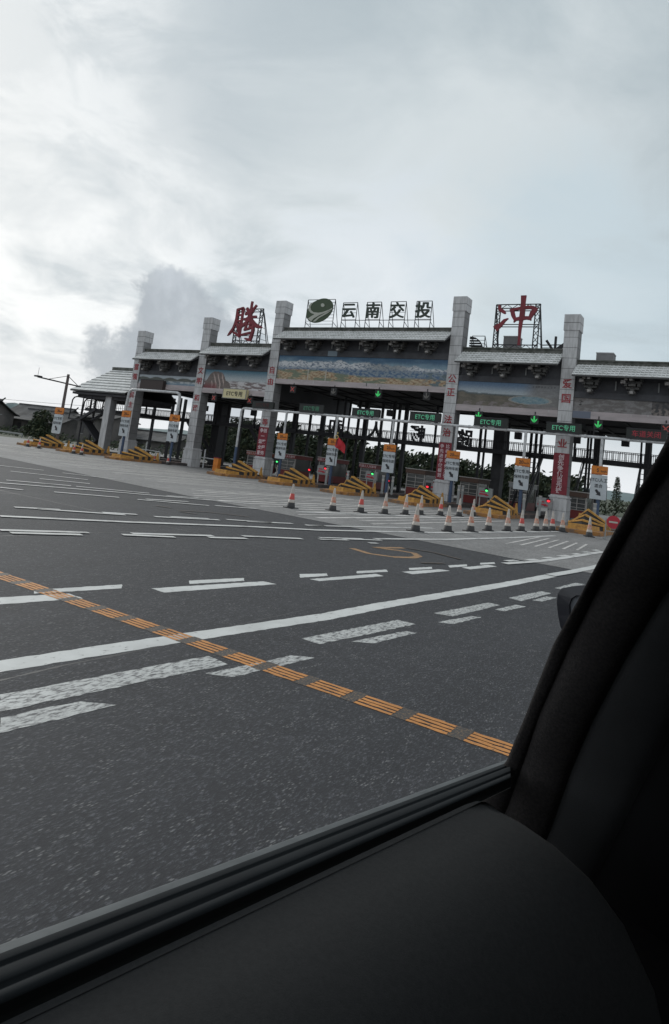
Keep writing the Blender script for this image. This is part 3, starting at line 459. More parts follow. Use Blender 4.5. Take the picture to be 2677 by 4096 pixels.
for bi, (x0, x1, zr, zt, zb, zk, zm1, zm0, z0, fn, nb) in enumerate(BAYS):
    b = GB(); g = GB(); tiles(b, g, x0, x1, GY + .30, zt, GY - .85, zb, 5); rf = b.build('tiled_eave', TILE, gate); g.build('painted_course_shade', TILED, rf)
    b = GB(); b.box(x0, x1, GY + .22, GY + .75, zt - .05, zr - .06); b.box(x0, x1, GY + .15, GY + .82, zr - .06, zr); b.build('ridge', RIDGE, rf)
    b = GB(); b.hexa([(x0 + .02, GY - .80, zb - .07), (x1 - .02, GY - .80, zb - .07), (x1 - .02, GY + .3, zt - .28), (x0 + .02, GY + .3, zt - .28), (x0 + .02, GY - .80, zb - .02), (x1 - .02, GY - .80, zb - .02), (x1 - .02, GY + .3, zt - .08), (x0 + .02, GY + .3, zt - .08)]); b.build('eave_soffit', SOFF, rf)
    b = GB(); b.box(x0, x1, GY + .20, GY + .45, zk, zt - .3); bw = b.build('bracket_wall', BAND, gate)
    n = nb; wdt = (x1 - x0) / n
    for k in range(n + 1):
        if 0 < k < n:
            b = GB(); xx = x0 + wdt * k; b.box(xx - .03, xx + .03, GY + .12, GY + .198, zk + .15, zb - .1); b.build('wall_rib', GREYP, bw)
    for k in range(n): bracket(x0 + wdt * (k + .42), zb + .0, zk - .12, gate)
    b = GB(); b.box(x0, x1, GY + .04, GY + .45, zm1, zk); b.build('frieze_band', BAND, gate)
    b = GB(); b.box(x0, x1, GY + .02, GY + .30, z0, zm0); b.mi = 1; random.seed(5 + bi)
    for k in range(16 if bi == 2 else 4): xx = random.uniform(x0 + .5, x1 - .5); hh = random.uniform(.08, .33); b.box(xx, xx + random.uniform(.02, .09), GY + .012, GY + .018, max(z0 + .01, zm0 - hh), zm0 - .002)
    bmn = b.build('lower_beam', [PINK, mat('lime', (.46, .44, .44))], gate)
    if bi == 4: b = GB(); b.box(x0, x0 + .9, GY + .012, GY + .018, z0 + .01, zm0 - .01); b.build('blue_grey_patch', mat('patch', (.15, .17, .22)), bmn)
    if bi == 2: b = GB(); b.box(-23.2, -22.5, GY + .028, GY + .036, zm1 + .02, zk - .01); b.build('pale_patch', mat('patch2', (.20, .25, .29)), gate)
    if bi == 2:                       # pale streaks washed down the beam
        pass
    b = GB(); b.box(x0, x1, GY + .10, GY + .40, zm0, zm1); mw_ = b.build('mural_wall', BAND, gate)
    L = x1 - x0; mural('mural', x0, x1, zm0, zm1, GY + .095, fn, int(L * 24), int((zm1 - zm0) * 32), mw_)
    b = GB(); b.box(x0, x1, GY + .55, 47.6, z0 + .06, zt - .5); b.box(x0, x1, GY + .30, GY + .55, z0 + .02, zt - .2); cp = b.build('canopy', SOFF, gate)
    b = GB(); k = 0
    xx = x0 + .8
    while xx < x1: b.box(xx, xx + .12, GY + .6, 47.5, z0 - .02, z0 + .06); xx += 1.55
    for yy in (39.5, 43.5, 47.35): b.box(x0, x1, yy, yy + .2, z0 - .04, z0 + .055)
    b.build('ceiling_beam', STEEL, cp)
# rear columns
for X, wd, Y, m_ in [(-26.2, .13, 43, STEEL), (-25.1, .12, 43, STEEL), (-24.3, .16, 43, STEEL), (-23.8, .30, 43.2, STEEL), (-22.4, .16, 43, STEEL), (-21.6, .16, 43.2, STEEL), (-21.05, .16, 43, STEEL), (-20.5, .24, 43, STEEL), (-18.2, .13, 43, STEEL),
                     (-15.0, .15, 43, STEEL), (-14.68, .12, 43, STEEL), (-11.68, .15, 43, STEEL), (-11.37, .15, 43, STEEL), (-11.06, .15, 43, STEEL), (-8.25, .12, 43, STEEL), (-8.08, .12, 43, STEEL), (-4.95, .34, 43.5, DARKC), (-5.28, .1, 43, STEEL),
                     (-36.6, .2, 43, STEEL), (-35.2, .2, 43, STEEL), (-29.9, .3, 43, STEEL), (-28.5, .16, 43, STEEL), (-27.6, .3, 43.4, DARKC), (-43, .2, 43, STEEL), (-41.6, .2, 43, STEEL), (-45.2, .2, 43, STEEL), (-39.3, .18, 43, STEEL), (-2.2, .3, 43, STEEL)]:
    zt = 6.3 if -27 < X < -14.9 else 5.35
    b = GB(); b.box(X - wd / 2, X + wd / 2, Y - wd / 2, Y + wd / 2, 0, zt); b.build('rear_column', m_, gate)
for X, wd in ((-13.9, .75), (-7.75, .5), (-38.2, .9)):      # broad concrete piers with flared heads
    b = GB(); b.hexa([(X - wd * .36, 43.4, 0), (X + wd * .36, 43.4, 0), (X + wd * .36, 44.2, 0), (X - wd * .36, 44.2, 0), (X - wd / 2, 43.4, 5.36), (X + wd / 2, 43.4, 5.36), (X + wd / 2, 44.2, 5.36), (X - wd / 2, 44.2, 5.36)]); b.build('concrete_pier', STEEL if X < -30 else DARKC, gate)
# ---- side pavilion with hipped roof
pv = thing('side_pavilion', (-44, 38, 0), 'small hip roofed pavilion with pale tiles at the far left end of the toll gate', 'pavilion')
def PB(): return MB(-44, 38, 0)
ex0, ex1, ey0, ey1, ez, rz_ = -47.4, -40.9, 35.7, 41.2, 4.78, 7.02
b = PB(); g = PB()
for k in range(9):
    t0 = k / 9; t1 = (k + 1) / 9 + .02
    def P_(t, side):                  # hip-roof outline at slope parameter t (0 ridge, 1 eave)
        s = t ** 1.12; zq = rz_ + (ez - rz_) * (1 - (1 - min(t, 1)) ** .9)
        return {'fl': (-45.9 + (ex0 + 45.9) * s, 38.4 + (ey0 - 38.4) * s, zq), 'fr': (ex1, 38.4 + (ey0 - 38.4) * s, zq), 'bl': (-45.9 + (ex0 + 45.9) * s, 38.5 + (ey1 - 38.5) * s, zq), 'br': (ex1, 38.5 + (ey1 - 38.5) * s, zq)}[side]
    for a, c in (('fl', 'fr'), ('bl', 'fl'), ('br', 'bl')):
        p0, p1, q0, q1 = P_(t1, a), P_(t1, c), P_(t0, c), P_(t0, a); up = lambda p, h: (p[0], p[1], p[2] + h)
        b.hexa([up(p0, -.03), up(p1, -.03), up(q0, -.05), up(q1, -.05), up(p0, .065), up(p1, .065), up(q0, .0), up(q1, .0)])
        g.hexa([(p0[0], p0[1] - .012, p0[2] - .08), (p1[0], p1[1] - .012, p1[2] - .08), up(q0, -.08), up(q1, -.08), (p0[0], p0[1] - .012, p0[2] + .035), (p1[0], p1[1] - .012, p1[2] + .035), up(q0, -.055), up(q1, -.055)])  # dark strips painted in as shade between the hip roof courses
rp = b.build('hipped_roof', TILE, pv); g.build('painted_gap_shade', TILED, rp)
b = PB(); b.box(-45.95, ex1, 38.25, 38.65, rz_ - .1, rz_ + .16); b.build('ridge', RIDGE, rp)
b = PB(); b.box(ex0 + .1, ex1 - .05, ey0 + .1, ey1 - .1, ez - .30, ez - .12); b.box(ex0 + .3, ex1 - .1, ey0 + .5, ey1 - .4, ez - .55, ez - .3); b.build('eave_board', SOFF, rp)
for (X, Y) in ((-43.2, 36.1),):
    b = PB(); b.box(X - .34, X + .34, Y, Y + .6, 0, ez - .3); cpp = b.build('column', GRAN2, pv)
    b = PB(); b.box(X - .33, X + .33, Y - .012, Y, 0, ez - .3); b.build('lit_front', GRAN, cpp)  # lit front of the column, its brightness put into paler granite
for X in (-46.6, -45.2, -44.2, -42.2, -41.3): b = PB(); b.box(X - .07, X + .07, 37.6, 37.74, 0, ez - .2); b.build('steel_post', STEEL, pv)
b = PB(); b.box(-47.2, -41, 37.2, 41, 3.25, 3.5); b.build('deck', STEEL, pv)
b = PB()
for X in [-47.2 + .22 * i for i in range(24)]: b.box(X, X + .025, 37.25, 37.28, 3.5, 4.1)
b.box(-47.2, -41.9, 37.24, 37.3, 4.1, 4.15); b.build('railing', STEEL, pv)
# glazed stair cage
cg = thing('stair_cage', (-46.5, 36.6, 0), 'curved steel stair cage with mesh sides hanging out under the pavilion roof', 'stair cage')
def CB(): return MB(-46.5, 36.6, 0)
b = CB()
for Y in (36.2, 37.4):
    b.path([(-47.75, Y, 2.42), (-47.65, Y, 4.0), (-47.45, Y, 4.22), (-45.7, Y, 4.62)], .055, 6); b.bar((-46.3, Y, 2.45), (-46.3, Y, 4.35), .07); b.bar((-45.3, Y, 3.2), (-45.3, Y, 4.55), .07)
    b.bar((-47.75, Y, 2.42), (-46.2, Y, 2.42), .12); b.bar((-46.3, Y, 2.5), (-44.6, Y, 3.4), .16, .22); b.bar((-47.6, Y, 3.0), (-46.3, Y, 3.0), .03); b.bar((-46.3, Y, 3.1), (-44.7, Y, 4.0), .04)
b.build('cage_frame', STEEL, cg)
b = CB(); 
for k in range(8): t = k / 7; b.box(-46.3 + 1.7 * t - .1, -46.3 + 1.7 * t + .12, 36.25, 37.35, 2.5 + .9 * t, 2.53 + .9 * t)
b.box(-47.7, -46.3, 36.25, 37.35, 2.36, 2.42); b.build('stair_tread', STEEL, cg)
b = CB(); b.bar((-46.3, 36.8, 2.4), (-44.2, 36.8, .9), .9, .14); b.bar((-46.6, 36.6, 2.4), (-46.6, 36.6, 0), .1); b.bar((-44.2, 36.8, .95), (-45.9, 36.9, .1), .8, .12); b.build('lower_flight', STEEL, cg)
# ------------------------------------------------------------------ walkway
wk = thing('overhead_walkway', (-22, 42, 0), 'dark steel overhead walkway with barred railings crossing behind the toll lanes', 'walkway')
def KB(): return MB(-22, 42, 0)
b = KB(); b.box(-46, 2, 41.6, 42.9, 3.38, 3.62); b.build('deck', STEEL, wk)
for yy in (41.62, 42.84):
    b = KB(); b.box(-46, 2, yy, yy + .03, 4.13, 4.17); b.box(-46, 2, yy, yy + .03, 3.68, 3.70); b.build('handrail', STEEL, wk)
    b = KB(); x = -46
    while x < 2: b.box(x, x + .03, yy + .003, yy + .027, 3.62, 4.13); x += .115 if yy < 42 else .35
    bb = b.build('railing_bars', STEEL, wk)
for X in range(-45, 2, 4): b = KB(); b.box(X + .3 - .06, X + .3 + .06, 41.5, 41.6, 3.4, 5.3 if not (-27 < X < -15) else 6.25); b.build('hanger_post', STEEL, wk)
for ch, X, s in (('和', -25.3, 1.05), ('人', -22.05, 1.15), ('畅', -18.9, 1.1), ('路', -15.6, 1.1)):
    o = text('mirrored_sign_letter', ch, s * 1.12, STEEL, None, (X, 41.5, 4.10), .05, .03, True)
    text('outline', ch, s * 1.12, STEEL, o, (.035, -.02, .02), .04, .012, True)
    tag(o, {'和': 'black reversed character 和 standing behind the walkway railing by the flag', '人': 'black reversed character 人 of two strokes on the walkway railing', '畅': 'black reversed character 畅 on the walkway left of the pillar lettered 法治', '路': 'black reversed character 路 on the walkway right of the pillar lettered 法治'}[ch], 'sign letter', 'reversed letters on the walkway')
def staircase(X, Y0, z0, Y1, z1, wd, label, alongx=False):
    t = thing('staircase', (X, Y1, 0), label, 'staircase', 'steel staircases under the walkway')
    b = MB(X, Y1, 0); n = 11
    for sgn in (-1, 1):
        if alongx: b.bar((Y0, Y1 * 0 + 42.2 + sgn * wd / 2, z0), (Y1 * 0 + X, 42.2 + sgn * wd / 2, z1), .05, .28)
        else: b.bar((X + sgn * wd / 2, Y0, z0), (X + sgn * wd / 2, Y1, z1), .05, .26)
    b.build('stringer', STEEL, t); b = MB(X, Y1, 0)
    for k in range(n):
        q = (k + .5) / n
        if alongx: xx = Y0 + (X - Y0) * q; b.box(xx - .13, xx + .13, 42.2 - wd / 2, 42.2 + wd / 2, z0 + (z1 - z0) * q, z0 + (z1 - z0) * q + .03)
        else: yy = Y0 + (Y1 - Y0) * q; b.box(X - wd / 2, X + wd / 2, yy - .13, yy + .13, z0 + (z1 - z0) * q, z0 + (z1 - z0) * q + .03)
    b.build('tread', STEEL, t); b = MB(X, Y1, 0)
    for sgn in (-1, 1):
        if alongx: b.bar((Y0, 42.2 + sgn * wd / 2, z0 + .6), (X, 42.2 + sgn * wd / 2, z1 + .6), .035)
        else:
            b.bar((X + sgn * wd / 2, Y0, z0 + .62), (X + sgn * wd / 2, Y1, z1 + .62), .035)
            for k in range(7): q = k / 6; yy = Y0 + (Y1 - Y0) * q; zz = z0 + (z1 - z0) * q; b.bar((X + sgn * wd / 2, yy, zz), (X + sgn * wd / 2, yy, zz + .62), .025)
    b.build('handrail', STEEL, t)
staircase(-10.9, 38.4, .1, 41.6, 3.45, .75, 'steel stair with bright gaps between treads, left of the pillar lettered 爱国')
staircase(-7.75, 38.6, .1, 41.6, 3.45, .7, 'narrow steel stair rising just right of the pillar lettered 爱国')
staircase(-4.7, 38.6, .1, 41.6, 3.45, .7, 'steel stair nearest the dark car window pillar')
staircase(-36.8, -39.9, 3.4, 42, .3, .8, 'long steel stair descending behind the small white pipe frame', True)
staircase(-30.2, -33.2, 3.4, 42, .3, .9, 'heavy dark stair under the rock mural bay', True)
# ------------------------------------------------------------------ islands and crash blocks
IX = [-44.0, -39.2, -34.5, -25.6, -21.6, -17.65, -13.7, -9.85, -5.45]
nam = ['first', 'second', 'third', 'fourth', 'fifth', 'sixth', 'seventh', 'eighth', 'ninth']
nam[8] = 'ninth and rightmost'; nam[0] = 'first and leftmost'
def island():
    t = thing('toll_island', (0, 0, 0), '', 'toll island', 'kerbed toll islands between the lanes')
    b = MB(); b.box(-.8, .8, 3.1, 16, 0, .17); b.build('kerb_slab', ISL, t)
    b = MB(); b.box(-.82, .82, -.35, 3.095, 0, .15); b.box(-.5, .5, -.6, -.35, 0, .14); b.build('painted_nose', YKERB, t)
    b = MB(); b.box(-.78, .78, 3.1, 6.5, .172, .185); b.build('brown_paving', mat('brown_paving', (.15, .10, .08), .9, noise=(3, (.08, .06, .055), .35, .65)), t)
    return t
def block():
    t = thing('crash_block', (0, 0, 0), '', 'crash block', 'yellow and black striped crash blocks at the island noses')
    by = MB(); bk = MB(); ZA = [.54, .74, .95]; ZE = [.37, .39, .42]; pt = .50; sw = .92
    for k in range(3):                # swept chevron layers: black riser under a yellow capping band
        y0 = .28 + pt * k; y1 = y0 + pt + .04; za, ze = ZA[k], ZE[k]; ym = y0 + (.26 if k < 2 else .30); yk = y1 if k < 2 else ym
        for sg in (-1, 1):
            x = sg * .67; bk.hexa([(0, y0 + .03, .15), (x, y0 + sw + .03, .15), (x, yk + sw - .03, .15), (0, yk - .02, .15), (0, y0 + .03, za - .012), (x, y0 + sw + .03, ze - .012), (x, yk + sw - .03, ze - .012), (0, yk - .02, za - .012)])
            x = sg * .70; by.hexa([(0, y0, za - .07), (x, y0 + sw, ze - .06), (x, ym + sw, ze - .06), (0, ym, za - .07), (0, y0, za), (x, y0 + sw, ze), (x, ym + sw, ze), (0, ym, za)])
            by.hexa([(sg * .58, y0 + sw + .01, .15), (sg * .705, y0 + sw + .01, .15), (sg * .705, y0 + sw + .22, .15), (sg * .58, y0 + sw + .22, .15), (sg * .58, y0 + sw + .01, ze - .061), (sg * .705, y0 + sw + .01, ze - .061), (sg * .705, y0 + sw + .22, ze - .061), (sg * .58, y0 + sw + .22, ze - .061)])
    by.hexa([(-.42, -.15, .15), (.42, -.15, .15), (.60, .85, .15), (-.60, .85, .15), (-.40, -.1, .36), (.40, -.1, .36), (.58, .83, .31), (-.58, .83, .31)])
    bk.hexa([(-.66, 2.7, .15), (.66, 2.7, .15), (.66, 3.05, .15), (-.66, 3.05, .15), (-.66, 2.7, .22), (.66, 2.7, .22), (.66, 3.05, .22), (-.66, 3.05, .22)])
    by.build('yellow_rib', YEL, t); bk.build('black_rib', YDK, t)
    b = MB(); b.hexa([(.50, 2.80, .15), (.68, 2.80, .15), (.68, 3.0, .15), (.50, 3.0, .15), (.57, 2.85, .70), (.63, 2.85, .70), (.63, 2.91, .70), (.57, 2.91, .70)])
    b.hexa([(-.68, 2.80, .15), (-.50, 2.80, .15), (-.50, 3.0, .15), (-.68, 3.0, .15), (-.63, 2.85, .70), (-.57, 2.85, .70), (-.57, 2.91, .70), (-.63, 2.91, .70)]); b.build('horn', YEL, t)
    return t
isl0 = island(); blk0 = block(); BY = [30.4, 30.1, 30.3, 30.2, 29.9, 29.9, 29.8, 29.6, 28.0]
for i, (X, Y) in enumerate(zip(IX, BY)):
    il = f'{nam[i]} kerbed toll island counted from the left, faded orange nose'; bl = f'{nam[i]} yellow and black striped crash block counted from the left'
    if i == 0: isl0.location = (X, Y, 0); isl0['label'] = il; blk0.location = (X, Y, 0); blk0['label'] = bl
    else: dup(isl0, (X, Y, 0), il); dup(blk0, (X, Y, 0), bl)
# ------------------------------------------------------------------ white pipe frames, lane signs, LED boards
fr = thing('height_limit_frame', (-15, 34.9, 0), 'very long white pipe height frame on blue footed posts across the right lanes', 'height frame', 'white pipe frames before the gate')
def FB(): return MB(-15, 34.9, 0)
PX = [-24.98, -21.2, -17.4, -13.55, -9.78, -6.05]
b = FB(); b.tube((-28.45, 34.9, 4.34), (1.5, 34.9, 4.34), .075, 10); b.path([(-28.45, 34.9, 4.34), (-28.6, 34.9, 4.27), (-28.66, 34.9, 4.1)], .075, 10)
for X in range(-27, 1, 2): b.tube((X + .1, 34.9, 4.34), (X + .2, 34.9, 4.34), .095, 10)
b.build('top_pipe', WPIPE, fr)
for X in [-28.66] + PX + [-2.2]:
    zb = 1.75 if X < -28 else 1.6
    b = FB(); b.tube((X + .0, 34.9, zb), (X + .0, 34.9, 4.3 if X > -28 else 4.12), .075, 10); p = b.build('post', WPIPE, fr)
    b = FB(); b.tube((X, 34.9, .15), (X, 34.9, zb), .09, 10); b.build('blue_foot', BPIPE, p)
fs = thing('height_limit_frame', (-37, 34.9, 0), 'short white pipe height frame over two lanes before the leftmost murals', 'height frame', 'white pipe frames before the gate')
b = MB(-37, 34.9, 0); b.path([(-39.75, 34.9, 3.3), (-39.62, 34.9, 4.75), (-39.5, 34.9, 4.98), (-39.2, 34.9, 5.06), (-34.75, 34.9, 5.06), (-34.5, 34.9, 4.98), (-34.4, 34.9, 4.75), (-34.45, 34.9, 3.3)], .10, 10); p = b.build('pipe', WPIPE, fs)
b = MB(-37, 34.9, 0); b.tube((-39.4, 34.9, .1), (-39.4, 34.9, 3.3), .1, 10); b.tube((-34.45, 34.9, .1), (-34.45, 34.9, 3.3), .1, 10); b.build('blue_foot', BPIPE, fs)
def lane_sign(X, Y, zt, wd, sp, l1, l2, label, roundc=False, hs=1.0):
    t = thing('lane_sign', (X, Y - .12, 0), label, 'lane sign', 'orange and white lane signs on the frame posts')
    ho = .41 * hs; hw = 1.17 * hs
    def rr(x0, x1, z0, z1, r): 
        pts = []
        for cx, cz, a0 in ((x1 - r, z1 - r, 0), (x0 + r, z1 - r, 90), (x0 + r, z0 + r, 180), (x1 - r, z0 + r, 270)):
            for k in range(4): a = R_(a0 + k * 30); pts.append((cx + r * math.cos(a), cz + r * math.sin(a)))
        return pts
    r = .12 if roundc else .025
    b = MB(); b.ext(rr(-wd / 2, wd / 2, zt - ho, zt, r), -.03, .03); o = b.build('orange_plate', ORPL, t)
    b = MB(); b.ext(rr(-wd / 2 + .02, wd / 2 - .02, zt - ho + .03, zt - ho + .045, .005), -.033, -.031); b.build('plate_border', REDB, o)
    b = MB(); b.ext(rr(-wd / 2, wd / 2, zt - ho - .02 - hw, zt - ho - .02, r), -.03, .03); p = b.build('white_plate', WHPL, t)
    text('speed_lettering', sp, .24 * hs, BLK, o, (-.07, -.04, zt - ho * .5), .008, .012); text('unit_lettering', 'km/h', .13 * hs, BLK, o, (.20, -.04, zt - ho * .58), .008, .004)
    z = zt - ho - .02
    text('lettering', l1, .205 * hs, BLK, p, (0, -.04, z - .24 * hs), .008, .008); text('lettering', l2, .19 * hs, BLK, p, (0, -.04, z - .52 * hs), .008, .008)
    b = MB(); s = hs; A = [(-.13, .15), (-.05, .17), (.06, .03), (.09, .09), (.13, -.13), (-.10, -.09), (-.03, -.05), (-.14, .09)]
    b.ext([(x * s, z - .86 * s + y * s) for x, y in A], -.04, -.032); b.build('arrow', BLK, p)
    b = MB(); b.box(-.04, .04, .03, .12, zt - .2, zt - .14); b.box(-.04, .04, .03, .12, z - .9, z - .84); b.build('clamp', STEEL, t)
    return t
for i, X in enumerate(PX):
    lane_sign(X, 34.9, 2.95, .75, '20' if i < 5 else '5', 'ETC专用' if i < 5 else 'ETC/人工', '保持车距' if i < 5 else '混合',
              ['lane sign right of the pillar with the 争创 banner, arrow to lower right', 'lane sign partly behind the red flag', 'lane sign on the post left of the 法治 pillar, between two booths', 'lane sign covering the right edge of the banner on the 法治 pillar', 'lane sign on the post left of the 爱国 pillar', 'rightmost lane sign, speed 5, text ETC/人工 above the arrow'][i])
lane_sign(-39.4, 34.9, 3.44, .93, '20', 'ETC专用', '保持车距', 'lane sign in front of the pillar lettered 富强', hs=1.02 * 1.17)
lane_sign(-34.45, 34.9, 3.48, .95, '20', 'ETC专用', '保持车距', 'lane sign under the right bend of the short pipe frame', hs=1.02 * 1.17)
def led(X, w_, z0, z1, s, mt, label, dim=False, y=34.9):
    t = thing('led_sign', (X, y, 0), label, 'LED sign', 'LED lane boards on the pipe frame')
    b = MB(); b.box(-w_ / 2, w_ / 2, -.12, .06, z0, z1); h = b.build('housing', LEDB, t)
    b = MB(); b.box(-w_ / 2 - .02, w_ / 2 + .02, -.14, -.121, z1 - .02, z1 + .02); b.box(-w_ / 2 - .02, w_ / 2 + .02, -.14, -.121, z0 - .02, z0 + .015); b.build('housing_rim', STEEL, h)
    text('led_lettering', s, (z1 - z0) * .70, mt, h, (0, -.135, (z0 + z1) / 2), .01, .004, wscale=(.93 if len(s) > 4 else .98)); return t
led(-26.9, 1.7, 4.43, 4.86, 'ETC专用', LEDRD, 'unlit brownish LED board by the pillar lettered 自由'); led(-23.1, 1.8, 4.43, 4.9, 'ETC专用', LEDD, 'dim green LED board, leftmost of the green ones')
led(-19.25, 1.85, 4.43, 4.88, 'ETC专用', LEDG, 'green LED board ETC专用 above the walkway character 人'); led(-15.45, 1.86, 4.43, 4.92, 'ETC专用', LEDG, 'green LED board ETC专用 just left of the 法治 pillar')
led(-11.66, 1.84, 4.43, 4.9, 'ETC专用', LEDG, 'green LED board ETC专用 between the 公正 and 爱国 pillars'); led(-7.9, 1.7, 4.43, 4.9, 'ETC专用', LEDG, 'green LED board ETC专用 in front of the 爱国 pillar'); led(-4.1, 1.75, 4.43, 4.9, '车道关闭', LEDR, 'red LED board 车道关闭 at the right edge')
# hanging box sign and brown display on the facade
t = thing('box_sign', (-30.15, 35.8, 5.35), 'cream box sign reading ETC专用 on the beam under the rock mural', 'box sign')
b = MB(); b.box(-1.0, 1.0, -.12, .2, -.33, .33); h = b.build('box', CREAM, t); b = MB(); b.box(-1.04, 1.04, -.14, -.121, .31, .35); b.box(-1.04, 1.04, -.14, -.121, -.35, -.31); b.box(-1.04, -1.0, -.14, -.121, -.31, .31); b.box(1.0, 1.04, -.14, -.121, -.31, .31); b.build('rim', GREYP, h)
text('lettering', 'ETC专用', .38, BLK, h, (0, -.135, 0), .01, .008)
t = thing('display_panel', (-38.3, 35.8, 5.55), 'dark brown blank display panel under the peaks mural', 'display panel')
b = MB(); b.box(-1.2, 1.2, -.1, .2, -.42, .42); h = b.build('screen', BROWN, t); b = MB(); b.box(-1.24, 1.24, -.12, -.101, .40, .44); b.box(-1.24, 1.24, -.12, -.101, -.44, -.40); b.build('frame', STEEL, h)
# lane signals
def signal(X, z, kind, label):
    t = thing('lane_signal', (X, 35.9, z), label, 'lane signal', 'lane signals under the gate beam')
    b = MB(); b.box(-.21, .21, .02, .16, -.23, .23); b.build('case', mat('signal_case', (.03, .03, .032)), t); b = MB()
    b.tube((0, .1, .28), (0, .1, .42), .03, 6); b.build('hanger', STEEL, t); b = MB()
    if kind in 'GD':
        m_ = ARRG if kind == 'G' else ARRD
        b.ext([(-.035, .18), (.035, .18), (.035, -.08), (.0, -.18), (-.035, -.08)], -.02, .0); b.ext([(.06, -.02), (.17, .05), (.14, -.04), (.04, -.16)], -.018, .0); b.ext([(-.06, -.02), (-.17, .05), (-.14, -.04), (-.04, -.16)], -.018, .0)
    else:
        m_ = ARRR; b.ext([(-.15, .12), (-.11, .15), (.15, -.12), (.11, -.15)], -.02, 0); b.ext([(.15, .12), (.11, .15), (-.15, -.12), (-.11, -.15)], -.018, -.002)
    b.build('light', m_, t)
for X, z, k, l in [(-32.14, 4.98, 'R', 'faint red cross signal under the rock mural, left one'), (-28.93, 4.98, 'R', 'faint red cross signal under the cream box sign'), (-25.5, 5.93, 'R', 'faint red cross signal under the left end of the widest mural'), (-22.35, 5.93, 'D', 'unlit lane signal left of the lit green arrow in the widest bay'),
                   (-19.17, 5.95, 'G', 'lit green arrow under the middle of the widest mural'), (-16.0, 6.0, 'D', 'unlit lane signal right of the lit green arrow in the widest bay'), (-12.76, 5.10, 'G', 'lit green arrow above the LED board right of the 公正 pillar'), (-9.69, 5.09, 'G', 'lit green arrow just left of the 爱国 pillar'), (-6.48, 5.07, 'G', 'rightmost lit green arrow, right of the 爱国 pillar'), (-3.4, 5.1, 'R', 'red cross signal at the right picture edge')]: signal(X, z, k, l)
for X, Z, l in ((-12.0, 4.55, 'left of the 爱国 pillar'), (-8.55, 4.62, 'just right of the 爱国 pillar'), (-5.9, 4.68, 'above the railing near the right edge'), (-20.9, 5.35, 'between the first two lit green boards'), (-37.6, 4.6, 'behind the pillar lettered 文明'), (-32.6, 4.55, 'left of the pillar lettered 自由')):
    t = thing('hanging_camera_box', (X, 41.2, Z), 'small black camera box hanging under the canopy ' + l, 'camera', 'black boxes hanging under the canopy'); b = MB(); b.box(-.2, .2, -.15, .15, -.22, .2); b.build('case', STEEL, t); b = MB(); b.tube((0, 0, .2), (0, 0, (6.2 if -27 < X < -15 else 5.3) - Z), .025, 6); b.build('rod', STEEL, t)
# ------------------------------------------------------------------ roof signs
SY = 36.5
t = thing('roof_character', (-30.5, SY, 9.0), 'big red brush style character 腾 on a dark lattice on the left roof', 'roof sign', 'big red characters on the roof')
b = MB(-30.5, SY, 9.0)
for i, s in enumerate(TENG): b.stroke(s, SY - .12 - .004 * i, SY - .02)
b.build('character', SIGNR, t)
def lattice(b, x0, x1, z0, z1, Y, wleg=.26, back=.9, bars=()):
    r = .028
    for xa, xb in ((x0, x0 + wleg), (x1 - wleg, x1)):
        for xx in (xa, xb): b.bar((xx - (0 if xx < (x0 + x1) / 2 else 0), Y, z0), (xx, Y, z1), r * 2)
        n = 7
        for k in range(n): za = z0 + (z1 - z0) * k / n; zb = z0 + (z1 - z0) * (k + 1) / n; b.bar((xa, Y, za), (xb, Y, zb), .03); b.bar((xb, Y, za), (xa, Y, zb), .03)
    for za, zb in ((z0 + .03, z0 + .25), (z1 - .22, z1)):
        b.bar((x0, Y, za), (x1, Y, za), .05); b.bar((x0, Y, zb), (x1, Y, zb), .05); n = 8
        for k in range(n): b.bar((x0 + (x1 - x0) * k / n, Y, za if k % 2 else zb), (x0 + (x1 - x0) * (k + 1) / n, Y, zb if k % 2 else za), .03)
    for z in bars: b.bar((x0, Y, z), (x1, Y, z), .045)
    for xx in (x0, x1):
        b.bar((xx, Y, z1 - .1), (xx, Y + back, z0), .05); b.bar((xx, Y + .12, z1 - .3), (xx, Y + back + .25, z0), .04)
        for k in range(6): q = k / 6; b.bar((xx, Y + back * q, z1 - .1 - (z1 - .1 - z0) * q), (xx, Y, z1 - .1 - (z1 - .1 - z0) * q), .025)
b = MB(-30.5, SY, 9.0); lattice(b, -31.75, -29.32, 9.0, 11.57, SY + .05, bars=(9.62, 10.9)); b.build('lattice', STEEL, t)
t = thing('roof_character', (-11.3, SY, 9.0), 'big red brush style character 冲 on a dark lattice on the right roof', 'roof sign', 'big red characters on the roof')
b = MB(-11.3, SY, 9.0)
for i, s in enumerate(CHONG): b.stroke(s, SY - .12 - .004 * i, SY - .02)
b.build('character', SIGNR, t); b = MB(-11.3, SY, 9.0); lattice(b, -12.55, -10.05, 9.0, 11.58, SY + .05, bars=(10.28, 10.42, 11.2)); b.build('lattice', STEEL, t)
t = thing('roof_logo', (-24.5, SY, 10.15), 'green oval emblem with pale road swooshes and a dot on the highest roof', 'emblem')
b = MB(-24.5, SY, 10.15); b.ext(LOGO[0], SY - .10, SY - .03); e = b.build('oval', SIGNG, t)
for i, l in enumerate(LOGO[1:]): b = MB(-24.5, SY, 10.15); b.ext(l, SY - .125 - .004 * i, SY - .102); b.build('dot' if i == 2 else 'swoosh', SIGNW, e)
def easel(b, x0, x1, zt, z0, Y, cross):
    for xx in (x0, x1): b.bar((xx, Y, zt), (xx, Y, z0), .036); b.bar((xx, Y, zt), (xx, Y + .75, z0), .03); b.bar((xx, Y, z0 + .45), (xx, Y + .55, z0 + .25), .025)
    b.bar((x0, Y, zt), (x1, Y, zt), .035)
    for z in cross: b.bar((x0, Y, z), (x1, Y, z), .022)
